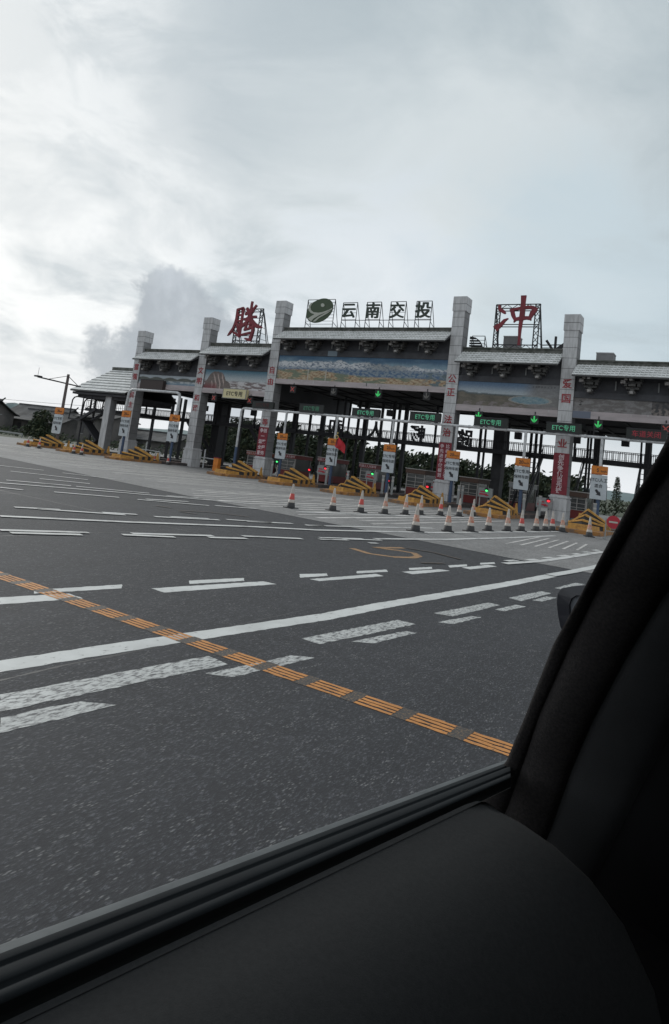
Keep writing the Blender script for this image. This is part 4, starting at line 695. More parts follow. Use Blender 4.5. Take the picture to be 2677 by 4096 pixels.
b = MB(-24.5, SY, 10.15); easel(b, -25.62, -23.46, 12.13, 10.15, SY + .03, [10.45 + .21 * k for k in range(8)]); b.build('sign_frame', STEEL, t)
for ch, x0, x1, w_ in (('云', -22.81, -21.74, 'two bars over a hook'), ('南', -21.03, -20.0, 'boxed lower half'), ('交', -19.33, -18.28, 'crossed legs'), ('投', -17.56, -16.55, 'rightmost of the four')):
    t = thing('roof_letter', ((x0 + x1) / 2, SY, 10.15), f'dark green character {ch} on its own steel easel, {w_}', 'roof letter', 'dark green characters on the highest roof')
    [text('character', ch, 1.06, SIGND, t, (dx, -.1 - .004 * q, 1.16 + dz), .07, 0) for q, (dx, dz) in enumerate(((0, 0), (.022, .012), (-.022, -.012), (.03, -.018), (-.03, .018)))]; b = MB((x0 + x1) / 2, SY, 10.15); easel(b, x0, x1, 11.88, 10.15, SY + .03, [10.75, 11.2]); b.build('sign_frame', STEEL, t)
b = MB(-19.7, SY, 10.7); b.bar((-22.8, SY + .1, 10.72), (-16.5, SY + .1, 10.72), .035); tag(b.build('tie_bar', STEEL), 'thin steel tie bar joining the feet of the four green roof letters', 'tie bar'); bpy.data.objects['tie_bar'].location = (-19.7, SY, 10.7)
t = thing('half_disc_sign', (-13.6, SY + .6, 9.0), 'barred half disc sign seen from behind beside the pillar lettered 公正', 'roof sign'); b = MB(-13.6, SY + .6, 9.0)
arc = [(-14.15, 9.8)] + [(-14.15 + .82 * math.sin(R_(a)), 9.0 + .8 * math.cos(R_(a))) for a in range(10, 91, 10)] + [(-14.15, 9.0)]
for a, c in zip(arc, arc[1:]): b.bar((a[0], SY + .6, a[1]), (c[0], SY + .6, c[1]), .06)
for k in range(5): z = 9.12 + k * .15; b.bar((-14.15, SY + .6, z), (-14.15 + .82 * math.sqrt(max(0, 1 - ((z - 9) / .8) ** 2)), SY + .6, z), .09)
b.build('disc_bars', STEEL, t); b = MB(-13.6, SY + .6, 9.0); easel(b, -14.0, -13.23, 9.85, 9.0, SY + .55, [9.2, 9.4, 9.6]); b.build('sign_frame', STEEL, t)
for X, Y, z0, z1, lab in ((-11.75, 37.2, 9.0, 9.88, 'grey plastered box behind the red character 冲'), (-6.6, 37.0, 8.43, 8.98, 'grey plastered box on the rightmost roof')):
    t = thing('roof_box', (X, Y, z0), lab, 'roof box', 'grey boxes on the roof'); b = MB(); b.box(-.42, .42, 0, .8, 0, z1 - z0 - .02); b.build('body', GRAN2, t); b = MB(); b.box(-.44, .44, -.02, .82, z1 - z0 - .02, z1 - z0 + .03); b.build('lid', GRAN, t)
t = thing('roof_letter', (-9.3, 37.4, 9.0), 'small dark back of a sign like a star with three arms on the right roof', 'roof letter'); b = MB()
b.box(-.06, .06, 0, .1, .2, .95); b.bar((-.5, .05, .72), (-.1, .05, .15), .13); b.bar((.5, .05, .5), (.1, .05, .2), .18); b.box(-.38, .38, .0, .12, .0, .2); b.build('arms', STEEL, t)
b = MB(); b.bar((-.8, .06, .45), (1.0, .06, .5), .05); b.bar((-.8, .06, .3), (1.0, .06, .32), .03); b.bar((.9, .06, 0), (.9, .06, .5), .22); b.build('rail', STEEL, t)
# ------------------------------------------------------------------ booths, lights, displays
def booth(X, Y, w_, h, head, hm, lab, txt=None):
    t = thing('toll_booth', (X, Y, .17), lab, 'toll booth', 'toll booths under the gate'); h0 = h - .17
    b = MB(); b.box(-w_ / 2, w_ / 2, 0, 2.0, 0, .45); lo = b.build('lower_panel', BOOTHR, t)
    b = MB(); b.box(-w_ / 2 + .05, w_ / 2 - .05, .04, 1.95, .45, h0 - .28); b.build('glazing', GLASSD, t)
    b = MB()
    for xx in (-w_ / 2, w_ / 2 - .05):
        for yy in (-.02, 1.97): b.box(xx, xx + .05, yy, yy + .05, 0, h0)
    for z in (.45, .8, 1.05, h0 - .32): b.box(-w_ / 2 + .05, w_ / 2 - .05, -.018, .02, z, z + .03)
    b.box(-.02, .02, -.016, .018, .48, h0 - .32); b.build('frame', BOOTH, t)
    b = MB(); b.box(-w_ / 2 - .04, w_ / 2 + .04, -.12, 2.1, h0 - .27, h0 - .02); hd = b.build('header', hm, t)
    b = MB(); b.box(-w_ / 2 - .08, w_ / 2 + .08, -.16, 2.14, h0 - .02, h0 + .03); b.build('roof', BOOTH, t)
    if txt: text('lettering', txt, .185, WTXT, hd, (0, -.135, h0 - .145), .01, .004)
    b = MB(); b.bar((w_ / 2 + .08, -.3, 0), (w_ / 2 + .08, -.3, .95), .05); b.bar((-w_ / 2, -.3, .6), (w_ / 2 + .08, -.3, .6), .03); b.build('guard_rail', BOOTH, t)
booth(-21.0, 39.2, 1.15, 1.72, 1, BOOTHR, 'toll booth with dark red header reading 中国工人先锋号, green lamp in front', '中国工人先锋号')
booth(-24.4, 39.4, 1.1, 1.78, 1, BOOTHR, 'toll booth with red header behind the red flag sign', '中国工人先锋号'); booth(-27.7, 39.6, 1.3, 1.72, 1, BOOTHR, 'toll booth with red header right of the pillar with the 争创 banner', '中国工人先锋号')
booth(-17.6, 39.2, 1.25, 1.76, 1, BROWNB, 'toll booth with brown header left of the 法治 pillar'); booth(-14.1, 39.2, 1.1, 1.65, 1, BROWNB, 'toll booth with brown header right of the 法治 pillar')
booth(-11.2, 39.4, 1.0, 1.68, 1, GREYP, 'grey framed toll booth behind the sign left of the 爱国 pillar'); booth(-7.75, 38.6, .95, 1.6, 1, BROWNB, 'toll booth with brown header right of the 爱国 pillar'); booth(-30.9, 39.8, 1.2, 1.62, 1, mat('booth_orange', (.30, .09, .05)), 'toll booth with orange header left of the pillar with the 争创 banner', '中国工人先锋号')
def lampd(X, Y, z, disp, lamp, lab, dz=0):
    t = thing('fare_display' if disp else 'traffic_light', (X, Y, 0), lab, 'fare display' if disp else 'traffic light', 'lamps and displays on the islands')
    if disp:
        b = MB(); b.box(-.40, .40, 0, .15, z - .27, z + .24); c = b.build('cabinet', GREYP, t); b = MB()
        b.box(-.32, .12, -.012, -.002, z - .15, z - .07); b.box(-.28, .0, -.012, -.002, z + .0, z + .06); b.box(.0, .2, -.012, -.002, z - .18, z - .12); b.build('lit_digits', LEDR, c)
        b = MB(); b.bar((-.3, .07, .15), (-.3, .07, z - .27), .05); b.bar((.3, .07, .15), (.3, .07, z - .27), .05); b.build('legs', BOOTH, t); lx, lz = (.08 if lamp == 'G' else .22), z + .12 + dz
    else:
        b = MB(); b.box(-.13, .13, 0, .16, z - .2, z + .22); b.build('case', STEEL, t); b = MB(); b.tube((0, .08, .15), (0, .08, z - .2), .035, 8); b.build('pole', BOOTH, t); lx, lz = 0, z
    b = MB(); b.tube((lx, -.05, lz), (lx, -.01, lz), .075, 14); b.build('lamp', LRED if lamp == 'R' else LGRN, t)
    b = MB()
    for k in range(7): a = R_(k * 30); a2 = R_((k + 1) * 30); b.bar((lx + .09 * math.cos(a), -.06, lz + .09 * math.sin(a)), (lx + .09 * math.cos(a2), -.06, lz + .09 * math.sin(a2)), .02, .1)
    b.build('hood', STEEL, t)
lampd(-23.77, 36.5, .9, 0, 'R', 'red traffic light on a pole left of the flag sign'); lampd(-20.91, 36.5, .95, 0, 'R', 'red traffic light behind the crash block left of the 中国工人先锋号 booth')
lampd(-18.11, 36.5, .89, 0, 'R', 'red traffic light right below the lane sign before the 法治 pillar'); lampd(-15.24, 35.7, .86, 0, 'R', 'red traffic light touching the left of the 法治 pillar base')
lampd(-19.3, 36.5, 1.05, 1, 'G', 'fare display with green lamp before the booth 中国工人先锋号'); lampd(-12.17, 36.5, .95, 1, 'G', 'fare display with green lamp and red digits right of the 法治 pillar')
lampd(-15.7, 37.3, .95, 1, 'R', 'fare display with red digits in front of the brown headed booth'); lampd(-8.75, 35.6, .85, 1, 'R', 'fare display with red lamp before the 爱国 pillar'); lampd(-22.8, 36.5, 1.0, 1, 'R', 'fare display under the sign by the red flag'); lampd(-26.3, 36.4, 1.15, 0, 'G', 'green traffic light right of the 自由 pillar base')
# small steel bollards and clutter standing on the islands
bol = thing('island_bollard', (0, 0, .17), '', 'bollard', 'grey bollards on the toll islands'); b = MB(); b.tube((0, 0, 0), (0, 0, .95), .07, 10); b.build('shaft', GREYP, bol); b = MB(); b.tube((0, 0, .95), (0, 0, 1.0), .085, 10); b.tube((0, 0, .72), (0, 0, .80), .075, 10); b.build('cap', BOOTH, bol)
BO = [(-17.0, 33.6, 'beside the red lamp before the 法治 pillar'), (-16.75, 34.3, 'close behind the one by the red lamp'), (-19.6, 34.2, 'left of the third lane sign from the flag'), (-9.3, 33.9, 'under the sign left of the 爱国 pillar'), (-8.75, 34.8, 'left of the 爱国 pillar base'), (-5.9, 33.4, 'left of the rightmost sign post'), (-20.9, 34.0, 'right of the crash block by the flag pole'), (-24.9, 34.0, 'under the lane sign by the 争创 banner'), (-12.9, 34.4, 'right of the lane sign on the 法治 pillar'), (-13.1, 35.5, 'behind the crash block right of the 法治 pillar')]
for i, (X, Y, l) in enumerate(BO):
    l = 'slim grey bollard ' + l
    if i == 0: bol.location = (X, Y, .17); bol['label'] = l
    else: dup(bol, (X, Y, .17), l)
for X, Y, lab in ((-33.0, 36.8, 'white pipe barrier right of the pillar lettered 文明'), (-38.6, 36.5, 'white pipe barrier by the small staircase')):
    t = thing('pipe_barrier', (X, Y, 0), lab, 'barrier', 'white pipe barriers'); b = MB(); b.bar((-.9, 0, .75), (1.5, 0, .72), .05); b.build('rail', WPIPE, t); b = MB(); b.bar((0, 0, 0), (0, 0, 1.35), .07); b.bar((1.5, 0, 0), (1.5, 0, .72), .06); b.build('post', WPIPE, t)
t = thing('orange_barrier_box', (-30.2, 35.0, 0), 'orange upright barrier box left of the fourth crash block', 'barrier box'); b = MB(); b.box(-.2, .2, -.15, .15, 0, .85); b.build('cabinet', ORPL, t); b = MB(); b.box(-.22, .22, -.17, .17, .85, .9); b.build('lid', REDB, t)
# flag
t = thing('red_flag', (-20.17, 33.5, 0), 'drooping red flag with gold ring on a thin pole before a lane sign', 'flag')
b = MB(); b.tube((0, 0, .15), (-.03, 0, 3.2), .022, 8); b.build('pole', STEEL, t); b = MB(); b.tube((-.03, 0, 3.2), (-.03, 0, 3.28), .035, 8); b.build('finial', GOLD, t)
vs = []; nx, nzz = 12, 14
out_l = lambda v: -.03 + .0 * v; 
b = MB(); P = []
for j in range(nzz + 1):
    v = j / nzz; xl = -.05 - .10 * math.sin(v * 2.0); xr = .10 + .55 * math.sin(min(1, v * 1.5) * math.pi / 2) - .05 * v
    for i in range(nx + 1):
        u = i / nx; xx = xl + (xr - xl) * u; zz = 3.02 - .78 * v - .05 * u - (.08 * u if v > .8 else 0) + (v > .7) * (1 - u) * .22 * (v - .7) / .3
        P.append((xx, .05 * math.sin(u * 9 + v * 3), zz))
b.add(P, [(j * (nx + 1) + i, j * (nx + 1) + i + 1, (j + 1) * (nx + 1) + i + 1, (j + 1) * (nx + 1) + i) for j in range(nzz) for i in range(nx)]); o = b.build('cloth', FLAG, t, True)
b = MB()
for k in range(12): a = R_(k * 30); a2 = R_(k * 30 + 30); b.tube((-.04 + .11 * math.cos(a), -.07, 3.0 + .11 * math.sin(a)), (-.04 + .11 * math.cos(a2), -.07, 3.0 + .11 * math.sin(a2)), .022, 6)
b.build('ring', GOLD, t)
# ------------------------------------------------------------------ cones
def lathe(b, prof, n=18):
    vs = []; fs = []
    for r, z in prof:
        for k in range(n): a = 2 * math.pi * k / n; vs.append((r * math.cos(a), r * math.sin(a), z))
    for j in range(len(prof) - 1):
        for k in range(n): fs.append((j * n + k, j * n + (k + 1) % n, (j + 1) * n + (k + 1) % n, (j + 1) * n + k))
    fs.append(tuple(range((len(prof) - 1) * n, len(prof) * n))); return b.add(vs, fs)
def cone(mid, lab='', hgt=.72):
    t = thing('traffic_cone', (0, 0, 0), lab, 'traffic cone', 'traffic cones on the concrete')
    b = MB(); b.box(-.17, .17, -.17, .17, 0, .03); lathe(b, [(.125, .035), (.105, .17), (.0, .17)]); b.build('rubber_base', CONEK, t, True)
    b = MB(); lathe(b, [(.104, .171), (.088, .26), (0, .26)]); b.build('white_lower_sleeve', CONEW, t, True)
    b = MB(); lathe(b, [(.087, .261), (.061, .44), (0, .44)]); b.build('coloured_sleeve', mid, t, True)
    b = MB(); lathe(b, [(.060, .441), (.028, hgt - .02), (.020, hgt), (0, hgt)]); b.build('white_tip', CONEW, t, True)
    for o in t.children:
        for p in o.data.polygons: p.use_smooth = True
    return t
cO = cone(CONEO); cR = cone(CONER)
CN = [(-11.16, 18.76, 0), (-10.81, 19.98, 1), (-10.52, 21.18, 0), (-10.36, 22.51, 0), (-10.31, 23.74, 0), (-10.10, 25.18, 1), (-9.93, 26.77, 0), (-9.98, 28.6, 0),
      (-7.31, 16.62, 0), (-7.08, 18.31, 0), (-6.90, 19.68, 0), (-6.87, 21.23, 0), (-6.64, 22.5, 0), (-6.49, 23.62, 1), (-6.38, 25.12, 0), (-6.27, 26.01, 0), (-6.22, 26.86, 1), (-5.87, 26.97, 0), (-4.82, 26.56, 0)]
ordn = ['first', 'second', 'third', 'fourth', 'fifth', 'sixth', 'seventh', 'eighth', 'ninth', 'tenth', 'eleventh']
used = {0: False, 1: False}
for i, (X, Y, r) in enumerate(CN):
    row = ('farther', i) if i < 8 else ('nearer', i - 8); l = f'{"red" if r else "worn orange"} and white traffic cone, {ordn[row[1]]} from the left in the {row[0]} row'
    if i == 18: l = 'pale traffic cone standing alone before the rightmost crash block'
    src = cR if r else cO; rz = random.uniform(-.5, .5)
    if not used[r]: src.location = (X, Y, .004); src['label'] = l; src.rotation_euler = (0, 0, rz); used[r] = True
    else: dup(src, (X, Y, .004), l, rz)
for X, Y, l in [(-11.64, 17.11, 'worn red and white traffic cone standing apart at the left of both rows'), (-42.2, 29.1, 'leftmost red cone before the first crash block'), (-40.8, 29.0, 'red cone between the first and second crash blocks'), (-37.3, 29.1, 'red cone at the nose of the second crash block, left one'), (-36.4, 29.0, 'red cone at the nose of the second crash block, right one'), (-34.6, 33.6, 'red cone left of the blue post behind the third crash block'), (-33.2, 33.5, 'red cone right of the blue post behind the third crash block')]: dup(cR, (X, Y, .004), l)
# ------------------------------------------------------------------ no entry sign
t = thing('no_entry_sign', (-4.06, 26.8, 0), 'round red no entry sign with white bar at the car window pillar', 'no entry sign')
b = MB(); b.tube((0, -.012, .64), (0, .012, .64), .235, 28); d = b.build('disc', mat('no_entry_red', (.42, .02, .035), .5, noise=(3, (.34, .015, .03), .3, .7)), t); b = MB(); b.box(-.15, .15, -.02, -.014, .61, .67); b.build('bar', SIGNW, d)
b = MB(); b.bar((-.26, .03, 0), (-.26, .03, .75), .035); b.bar((.26, .03, 0), (.26, .03, .75), .035); b.bar((-.26, .03, .68), (.26, .03, .68), .03); b.bar((-.26, .03, .3), (.26, .03, .3), .03); b.bar((-.26, -.2, .02), (-.26, .3, .02), .04); b.bar((.26, -.2, .02), (.26, .3, .02), .04); b.build('stand', GREYP, t)
# ------------------------------------------------------------------ camera mast at the left
t = thing('camera_mast', (-43.9, 32.6, 0), 'tall brown mast with a long stayed arm left of the pavilion', 'mast'); b = MB(); b.tube((0, 0, .1), (0, 0, 5.62), .13, 12, .10); b.build('pole', mat('mast_brown', (.11, .09, .085), .6), t)
b = MB(); b.bar((.75, -3.0, 4.93), (-.85, 1.9, 4.93), .09); b.bar((.02, 0, 5.5), (.5, -1.9, 4.97), .035); b.bar((-.02, 0, 5.5), (-.8, 1.6, 4.97), .035); b.build('arm', STEEL, t); b = MB(); b.box(.55, .95, -3.2, -2.8, 4.93, 5.03); b.tube((.7, -3.0, 5.0), (.7, -3.0, 5.6), .012, 6); b.build('aerial', STEEL, t)
lane_sign(-43.9, 32.5, 3.05, 1.0, '20', 'ETC专用', '保持车距', 'rounded lane sign on the brown mast, leftmost of all lane signs', True, 1.22)
# ------------------------------------------------------------------ trees, hedge, houses, hill
def leafy(b, c, rad, n, size, rng):
    for _ in range(n):
        while True:
            p = Vector((rng.uniform(-1, 1), rng.uniform(-1, 1), rng.uniform(-1, 1)))
            if .25 < p.length < 1: break
        p = Vector((c[0] + p.x * rad[0], c[1] + p.y * rad[1], c[2] + p.z * rad[2])); a = Vector((rng.gauss(0, 1), rng.gauss(0, 1), rng.gauss(0, 1))).normalized(); q = a.orthogonal().normalized(); r = a.cross(q); s = size * rng.uniform(.6, 1.3)
        b.mi = rng.choice((0, 0, 1, 1, 2)); b.add([tuple(p + q * s), tuple(p + r * s * .5), tuple(p - q * s), tuple(p - r * s * .5)], [(0, 1, 2, 3)])
def tree(X, Y, h, wd, seed, label, name='tree', cat='tree', clumps=17, n=120, size=.2):
    rng = random.Random(seed); t = thing(name, (X, Y, -.03), label, cat, 'trees behind the toll gate'); b = MB()
    b.tube((0, 0, 0), (0, 0, h * .55), h * .035, 8, h * .02); tips = []
    for k in range(6):
        a = rng.uniform(0, 6.28); r = wd * rng.uniform(.3, .75); z0 = h * rng.uniform(.2, .5); e = (r * math.cos(a), r * math.sin(a), h * rng.uniform(.5, .9)); b.tube((0, 0, z0), e, h * .014, 6, h * .005)
    b.build('trunk', BARK, t); b = MB()
    for k in range(clumps):
        a = rng.uniform(0, 6.28); zf = rng.uniform(.18, .93); r = wd * (1 - abs(zf - .5) * 1.1) * rng.uniform(.2, 1.0); c = (r * math.cos(a), r * math.sin(a), h * zf); s = wd * rng.uniform(.3, .5); leafy(b, c, (s, s, s * rng.uniform(.6, 1.0)), n, size, rng)
    leafy(b, (0, 0, h * .95), (wd * .25, wd * .25, h * .08), 40, size, rng)
    b.build('crown', [LEAF1, LEAF2, LEAF3], t); return t
rg = random.Random(11)
TR = [(-53.5, 60, 4.3, 2.3), (-50, 63, 5.1, 2.4), (-47.2, 58, 4.9, 2.2), (-44, 62, 5.4, 2.5), (-41, 59, 5.2, 2.2), (-37.8, 62, 5.3, 2.4), (-34.6, 59, 4.6, 2.2), (-31.4, 61, 4.7, 2.3), (-28.2, 59, 3.9, 2.1), (-25.3, 62, 4.0, 2.2), (-22.3, 59, 3.5, 2.1), (-19.2, 62, 3.6, 2.2), (-16.3, 60, 3.0, 1.9), (-57, 64, 3.4, 2.2)]
pl = ['leftmost, beyond the short pipe frame', 'behind the stair under the rock mural, left', 'behind the stair under the rock mural, right', 'left of the 自由 pillar', 'just right of the 自由 pillar', 'behind the sign by the 争创 banner', 'left of the flag sign', 'right of the flag under the walkway', 'below the character 人', 'below the character 畅', 'behind the 法治 pillar', 'right of the 法治 pillar', 'behind the sign left of the 爱国 pillar', 'lowest, behind the small staircase']
for i, (X, Y, h, wd) in enumerate(TR): tree(X, Y, h * (.84 if i >= 7 else 1), wd * 1.05, i + 1, 'dark bushy tree under the canopy, ' + pl[i])
tree(-70.0, 49.5, 3.1, 1.9, 40, 'dark round tree between the leftmost lane sign and the grey houses', n=140, clumps=16)
hd = MB(); rg2 = random.Random(4); hd2 = MB()
for k in range(46):                   # hedge right of the gate and scrub on the left verge
    leafy(hd, (-13 + k * .45, 62 + rg2.uniform(-1, 1), rg2.uniform(.3, 1.0)), (.7, .7, .6), 55, .15, rg2)
wd_ = MB(); rg3 = random.Random(8)
for k in range(162): X = -62 + k * .30; hh = (4.3 if X < -38 else 3.2 if X < -27 else 2.6); [leafy(wd_, (X, 68 + rg3.uniform(-1.5, 1.5), rg3.uniform(.3, hh)), (1.1, 1.1, .8), 60, .3, rg3) for _ in (0, 1)]
wd_.build('woodland', [LEAF1, LEAF2, LEAF3], kind='stuff')
hd.build('hedge_foliage', [LEAF1, LEAF2, LEAF3]); tag(bpy.data.objects['hedge_foliage'], 'long low dark green hedge behind the no entry sign', 'hedge'); bpy.data.objects['hedge_foliage'].name = 'hedge'
for k in range(60): leafy(hd2, (-100 + k * .95, 50 + rg2.uniform(-2, 3), rg2.uniform(.1, .7)), (1.2, 1.2, .6), 40, .18, rg2)
hd2.build('scrub', [LEAF1, LEAF2, LEAF3], kind='stuff')
t = thing('conifer', (-18.0, 120, -.03), 'thin tiered conifer standing above the hedge at the right', 'conifer'); b = MB(); b.tube((0, 0, 0), (0, 0, 5.2), .12, 8, .03); b.build('trunk', BARK, t); b = MB(); rng = random.Random(2)
for k in range(15):
    z = 1.1 + k * .27; r = (1.05 - k * .05) * rng.uniform(.75, 1.1)
    for a in range(9): an = a * .7 + k; leafy(b, (r * .6 * math.cos(an), r * .6 * math.sin(an), z), (r * .38, r * .38, .10), 12, .13, rng)
b.build('crown', [LEAF1, LEAF2], t)
t = thing('utility_pole', (-18.9, 116, 0), 'distant thin utility pole beside the conifer', 'utility pole'); b = MB(); b.tube((0, 0, 0), (0, 0, 3.4), .06, 6); b.bar((-.5, 0, 3.1), (.5, 0, 3.1), .06); b.build('pole', STEEL, t)
def house(X, Y, w_, d, hw, hr, lab, rz=0):
    hw *= 1.42; hr *= 1.2; t = thing('house', (X, Y, -.03), lab, 'house', 'grey tile roofed houses at the left', rz); b = MB(); b.box(-w_ / 2, w_ / 2, -d / 2, d / 2, 0, hw); wl = b.build('wall', HWALL, t); b = MB(); n = 8; pr = []
    o = .5
    for k in range(n):
        q0, q1 = k / n, (k + 1) / n; c = lambda q: (hw + hr * (1 - q) ** 1.25 - .05, -.15 - (d / 2 + o) * q)
        for sg in (-1, 1):
            z0, y0 = c(q0); z1, y1 = c(q1); b.hexa([(-w_ / 2 - o, sg * y1, z1 - .12), (w_ / 2 + o, sg * y1, z1 - .12), (w_ / 2 + o, sg * y0, z0 - .12), (-w_ / 2 - o, sg * y0, z0 - .12), (-w_ / 2 - o, sg * y1, z1), (w_ / 2 + o, sg * y1, z1), (w_ / 2 + o, sg * y0, z0), (-w_ / 2 - o, sg * y0, z0)])
    rf = b.build('roof', HROOF, t); b = MB(); b.box(-w_ / 2 - .7, w_ / 2 + .7, -.15, .15, hw + hr - .1, hw + hr + .15); b.hexa([(w_ / 2 + .7, -.1, hw + hr), (w_ / 2 + 1.1, -.1, hw + hr + .3), (w_ / 2 + 1.1, .1, hw + hr + .3), (w_ / 2 + .7, .1, hw + hr), (w_ / 2 + .7, -.1, hw + hr + .15), (w_ / 2 + 1.1, -.1, hw + hr + .45), (w_ / 2 + 1.1, .1, hw + hr + .45), (w_ / 2 + .7, .1, hw + hr + .15)]); b.build('ridge', HROOF, rf)
    b = MB(); b.add([(w_ / 2 + .01, -d / 2, hw), (w_ / 2 + .01, d / 2, hw), (w_ / 2 + .01, 0, hw + hr - .1)], [(0, 1, 2)]); b.add([(-w_ / 2 - .01, -d / 2, hw), (-w_ / 2 - .01, d / 2, hw), (-w_ / 2 - .01, 0, hw + hr - .1)], [(0, 2, 1)]); b.build('gable', HWALL, wl)
    for k in range(3): b = MB(); xx = -w_ / 2 + w_ * (k + .5) / 3; b.box(xx - .35, xx + .35, -d / 2 - .03, -d / 2 - .005, hw * .35, hw * .75); f = b.build('window', mat('house_window', (.03, .03, .035), .3), t); b = MB(); b.box(xx - .4, xx + .4, -d / 2 - .06, -d / 2 - .032, hw * .32, hw * .35); b.build('sill', GRAN2, f)
house(-97, 56, 11, 7, 1.9, 1.5, 'nearest grey house, cut by the left picture edge', .25); house(-101, 72, 12, 7, 2.1, 1.6, 'second grey house behind the leftmost one', .1); house(-90.5, 66, 9, 7, 1.6, 1.4, 'grey house with long roof left of the dark tree', .2)
house(-108, 62, 9, 6, 2.0, 1.5, 'darker house at the far left edge', -.1); house(-78.5, 66, 6, 5, 2.6, .7, 'boxy grey house behind the dark tree', .1)
house(-72, 70, 12, 6, 1.1, 1.0, 'low long house behind the stair cage', .0)
bh = MB(); random.seed(9)
def hillmesh(cx, cy, rx, ry, h):
    n = 28; vs = []; fs = []
    for j in range(n + 1):
        for i in range(n + 1):
            u = i / n * 2 - 1; v = j / n * 2 - 1; r = min(1, math.sqrt(u * u + v * v)); vs.append((cx + u * rx, cy + v * ry, -1 + h * (math.cos(r * math.pi) * .5 + .5) * (.75 + .5 * nz_(u * 3, v * 3, cx))))
    for j in range(n):
        for i in range(n): a = j * (n + 1) + i; fs.append((a, a + 1, a + n + 2, a + n + 1))
    bh.add(vs, fs)
hillmesh(-640, 430, 70, 60, 22); hillmesh(-560, 560, 210, 90, 17); hillmesh(-380, 640, 220, 90, 16); hillmesh(-150, 700, 260, 90, 10); hillmesh(60, 760, 220, 90, 14); hillmesh(-760, 420, 90, 70, 12)
bh.build('hills', HILL, None, True, kind='structure')
# far wires and small lamp posts, parked car at the left
t = thing('power_line', (-120, 70, 0), 'pair of thin power lines crossing the sky left of the mast', 'power line'); b = MB(-120, 70, 0)
for dz in (0, .75):
    P = [(-150 + 75 * k / 10, 70, 5.1 + dz * .8 - .9 * math.sin(math.pi * k / 10) * .4 - .5 * k / 10 * 0) for k in range(11)]
    for a, c in zip(P, P[1:]): b.tube(a, c, .025, 5)
b.build('wire', STEEL, t)
for X, Y, h, l in ((-72.5, 45.5, 2.1, 'thin grey lamp post before the grey houses'), (-83.5, 49, 2.2, 'bent grey lamp post at the left edge')):
    t = thing('lamp_post', (X, Y, 0), l, 'lamp post', 'small lamp posts at the left'); b = MB(); b.tube((0, 0, 0), (0, 0, h), .05, 8); b.build('pole', GREYP, t); b = MB(); b.path([(0, 0, h), (.15, 0, h + .15), (.5, 0, h + .18)], .04, 6); b.box(.4, .8, -.1, .1, h + .12, h + .2); b.build('head', GREYP, t)
t = thing('parked_car', (-84, 46.5, 0), 'small white car parked at the far left edge below the houses', 'car'); b = MB(); b.hexa([(-1.9, -.8, .3), (1.9, -.8, .3), (1.9, .8, .3), (-1.9, .8, .3), (-1.85, -.78, .8), (1.8, -.78, .75), (1.8, .78, .75), (-1.85, .78, .8)]); b.hexa([(-1.3, -.72, .8), (1.0, -.72, .78), (1.0, .72, .78), (-1.3, .72, .8), (-.8, -.6, 1.3), (.4, -.6, 1.3), (.4, .6, 1.3), (-.8, .6, 1.3)]); b.build('body', CARW, t)
b = MB(); b.hexa([(-1.15, -.735, .84), (.8, -.735, .82), (.8, -.73, .82), (-1.15, -.73, .84), (-.75, -.62, 1.24), (.35, -.62, 1.24), (.35, -.61, 1.24), (-.75, -.61, 1.24)]); b.build('window', RUB, t)
for sx in (-1.15, 1.15): b = MB(); b.tube((sx, -.84, .3), (sx, .84, .3), .3, 14); b.build('wheel', RUB, t)
t = thing('guard_rail', (-75, 44, 0), 'pale guard rail along the far left verge', 'guard rail'); b = MB(); b.bar((-28, 0, .45), (10, 0, .45), .06, .16); b.build('beam', GREYP, t)
for k in range(10): b = MB(); xx = -28 + k * 4.2; b.box(xx, xx + .08, .04, .12, 0, .5); b.build('post', GREYP, t)
# ------------------------------------------------------------------ car cabin around the camera
ca_, sa_ = math.cos(R_(12)), math.sin(R_(12))
carT = thing('car_interior', (0, 0, 0), 'dark car cabin the view looks out of, window seal and pillar at the lower right', 'car')
def CW(p): s, l, z = p; return (-l * ca_ + s * sa_, l * sa_ + s * ca_, z + 1.5)
def loft(rows, name, m, thick=None, smooth=True, sub=5, bulge=.18, closed=False):
    """rows: list of rows of car-frame points (along, left, up); bulged between given columns"""
    V = []; cols = None
    for r in rows:
        o = []
        for a, c in zip(r, r[1:]):
            a = Vector(a); c = Vector(c); wv = (c - a).length; d = -(a + c) / 2; d.normalize()
            for k in range(sub): q = k / sub; o.append(a.lerp(c, q) + d * wv * bulge * (4 * q * (1 - q)) ** .6)
        o.append(Vector(r[-1])); V.append(o)
    n = len(V[0]); b = MB(); b.add([CW(p) for o in V for p in o], [(j * n + i, j * n + i + 1, (j + 1) * n + i + 1, (j + 1) * n + i) for j in range(len(V) - 1) for i in range(n - 1)])
    o = b.build(name, m, carT, smooth)
    if False: md = o.modifiers.new('solid', 'SOLIDIFY'); md.thickness = thick; md.offset = 0
    return o
def dens(rows, n=4):
    out = []
    for a, c in zip(rows, rows[1:]):
        for k in range(n): q = k / n; out.append([[x * (1 - q) + y * q for x, y in zip(p, r)] for p, r in zip(a, c)])
    return out + [rows[-1]]
PR = dens(PILLAR)
loft([r[0:2] for r in PR], 'pillar_edge_trim', FAB, bulge=.24, sub=8)
loft([r[1:3] for r in PR], 'pillar_trim', FAB, bulge=.28, sub=10)
loft([r[2:4] for r in PR], 'inner_pillar_trim', mat('inner_trim', (.045, .046, .048), .9, spec=.2, bump=(900, .2)), bulge=.16, sub=8)
loft([r[3:5] for r in PR], 'dash_side_trim', mat('dash_trim', (.008, .008, .009), .9, spec=.15), bulge=.1)
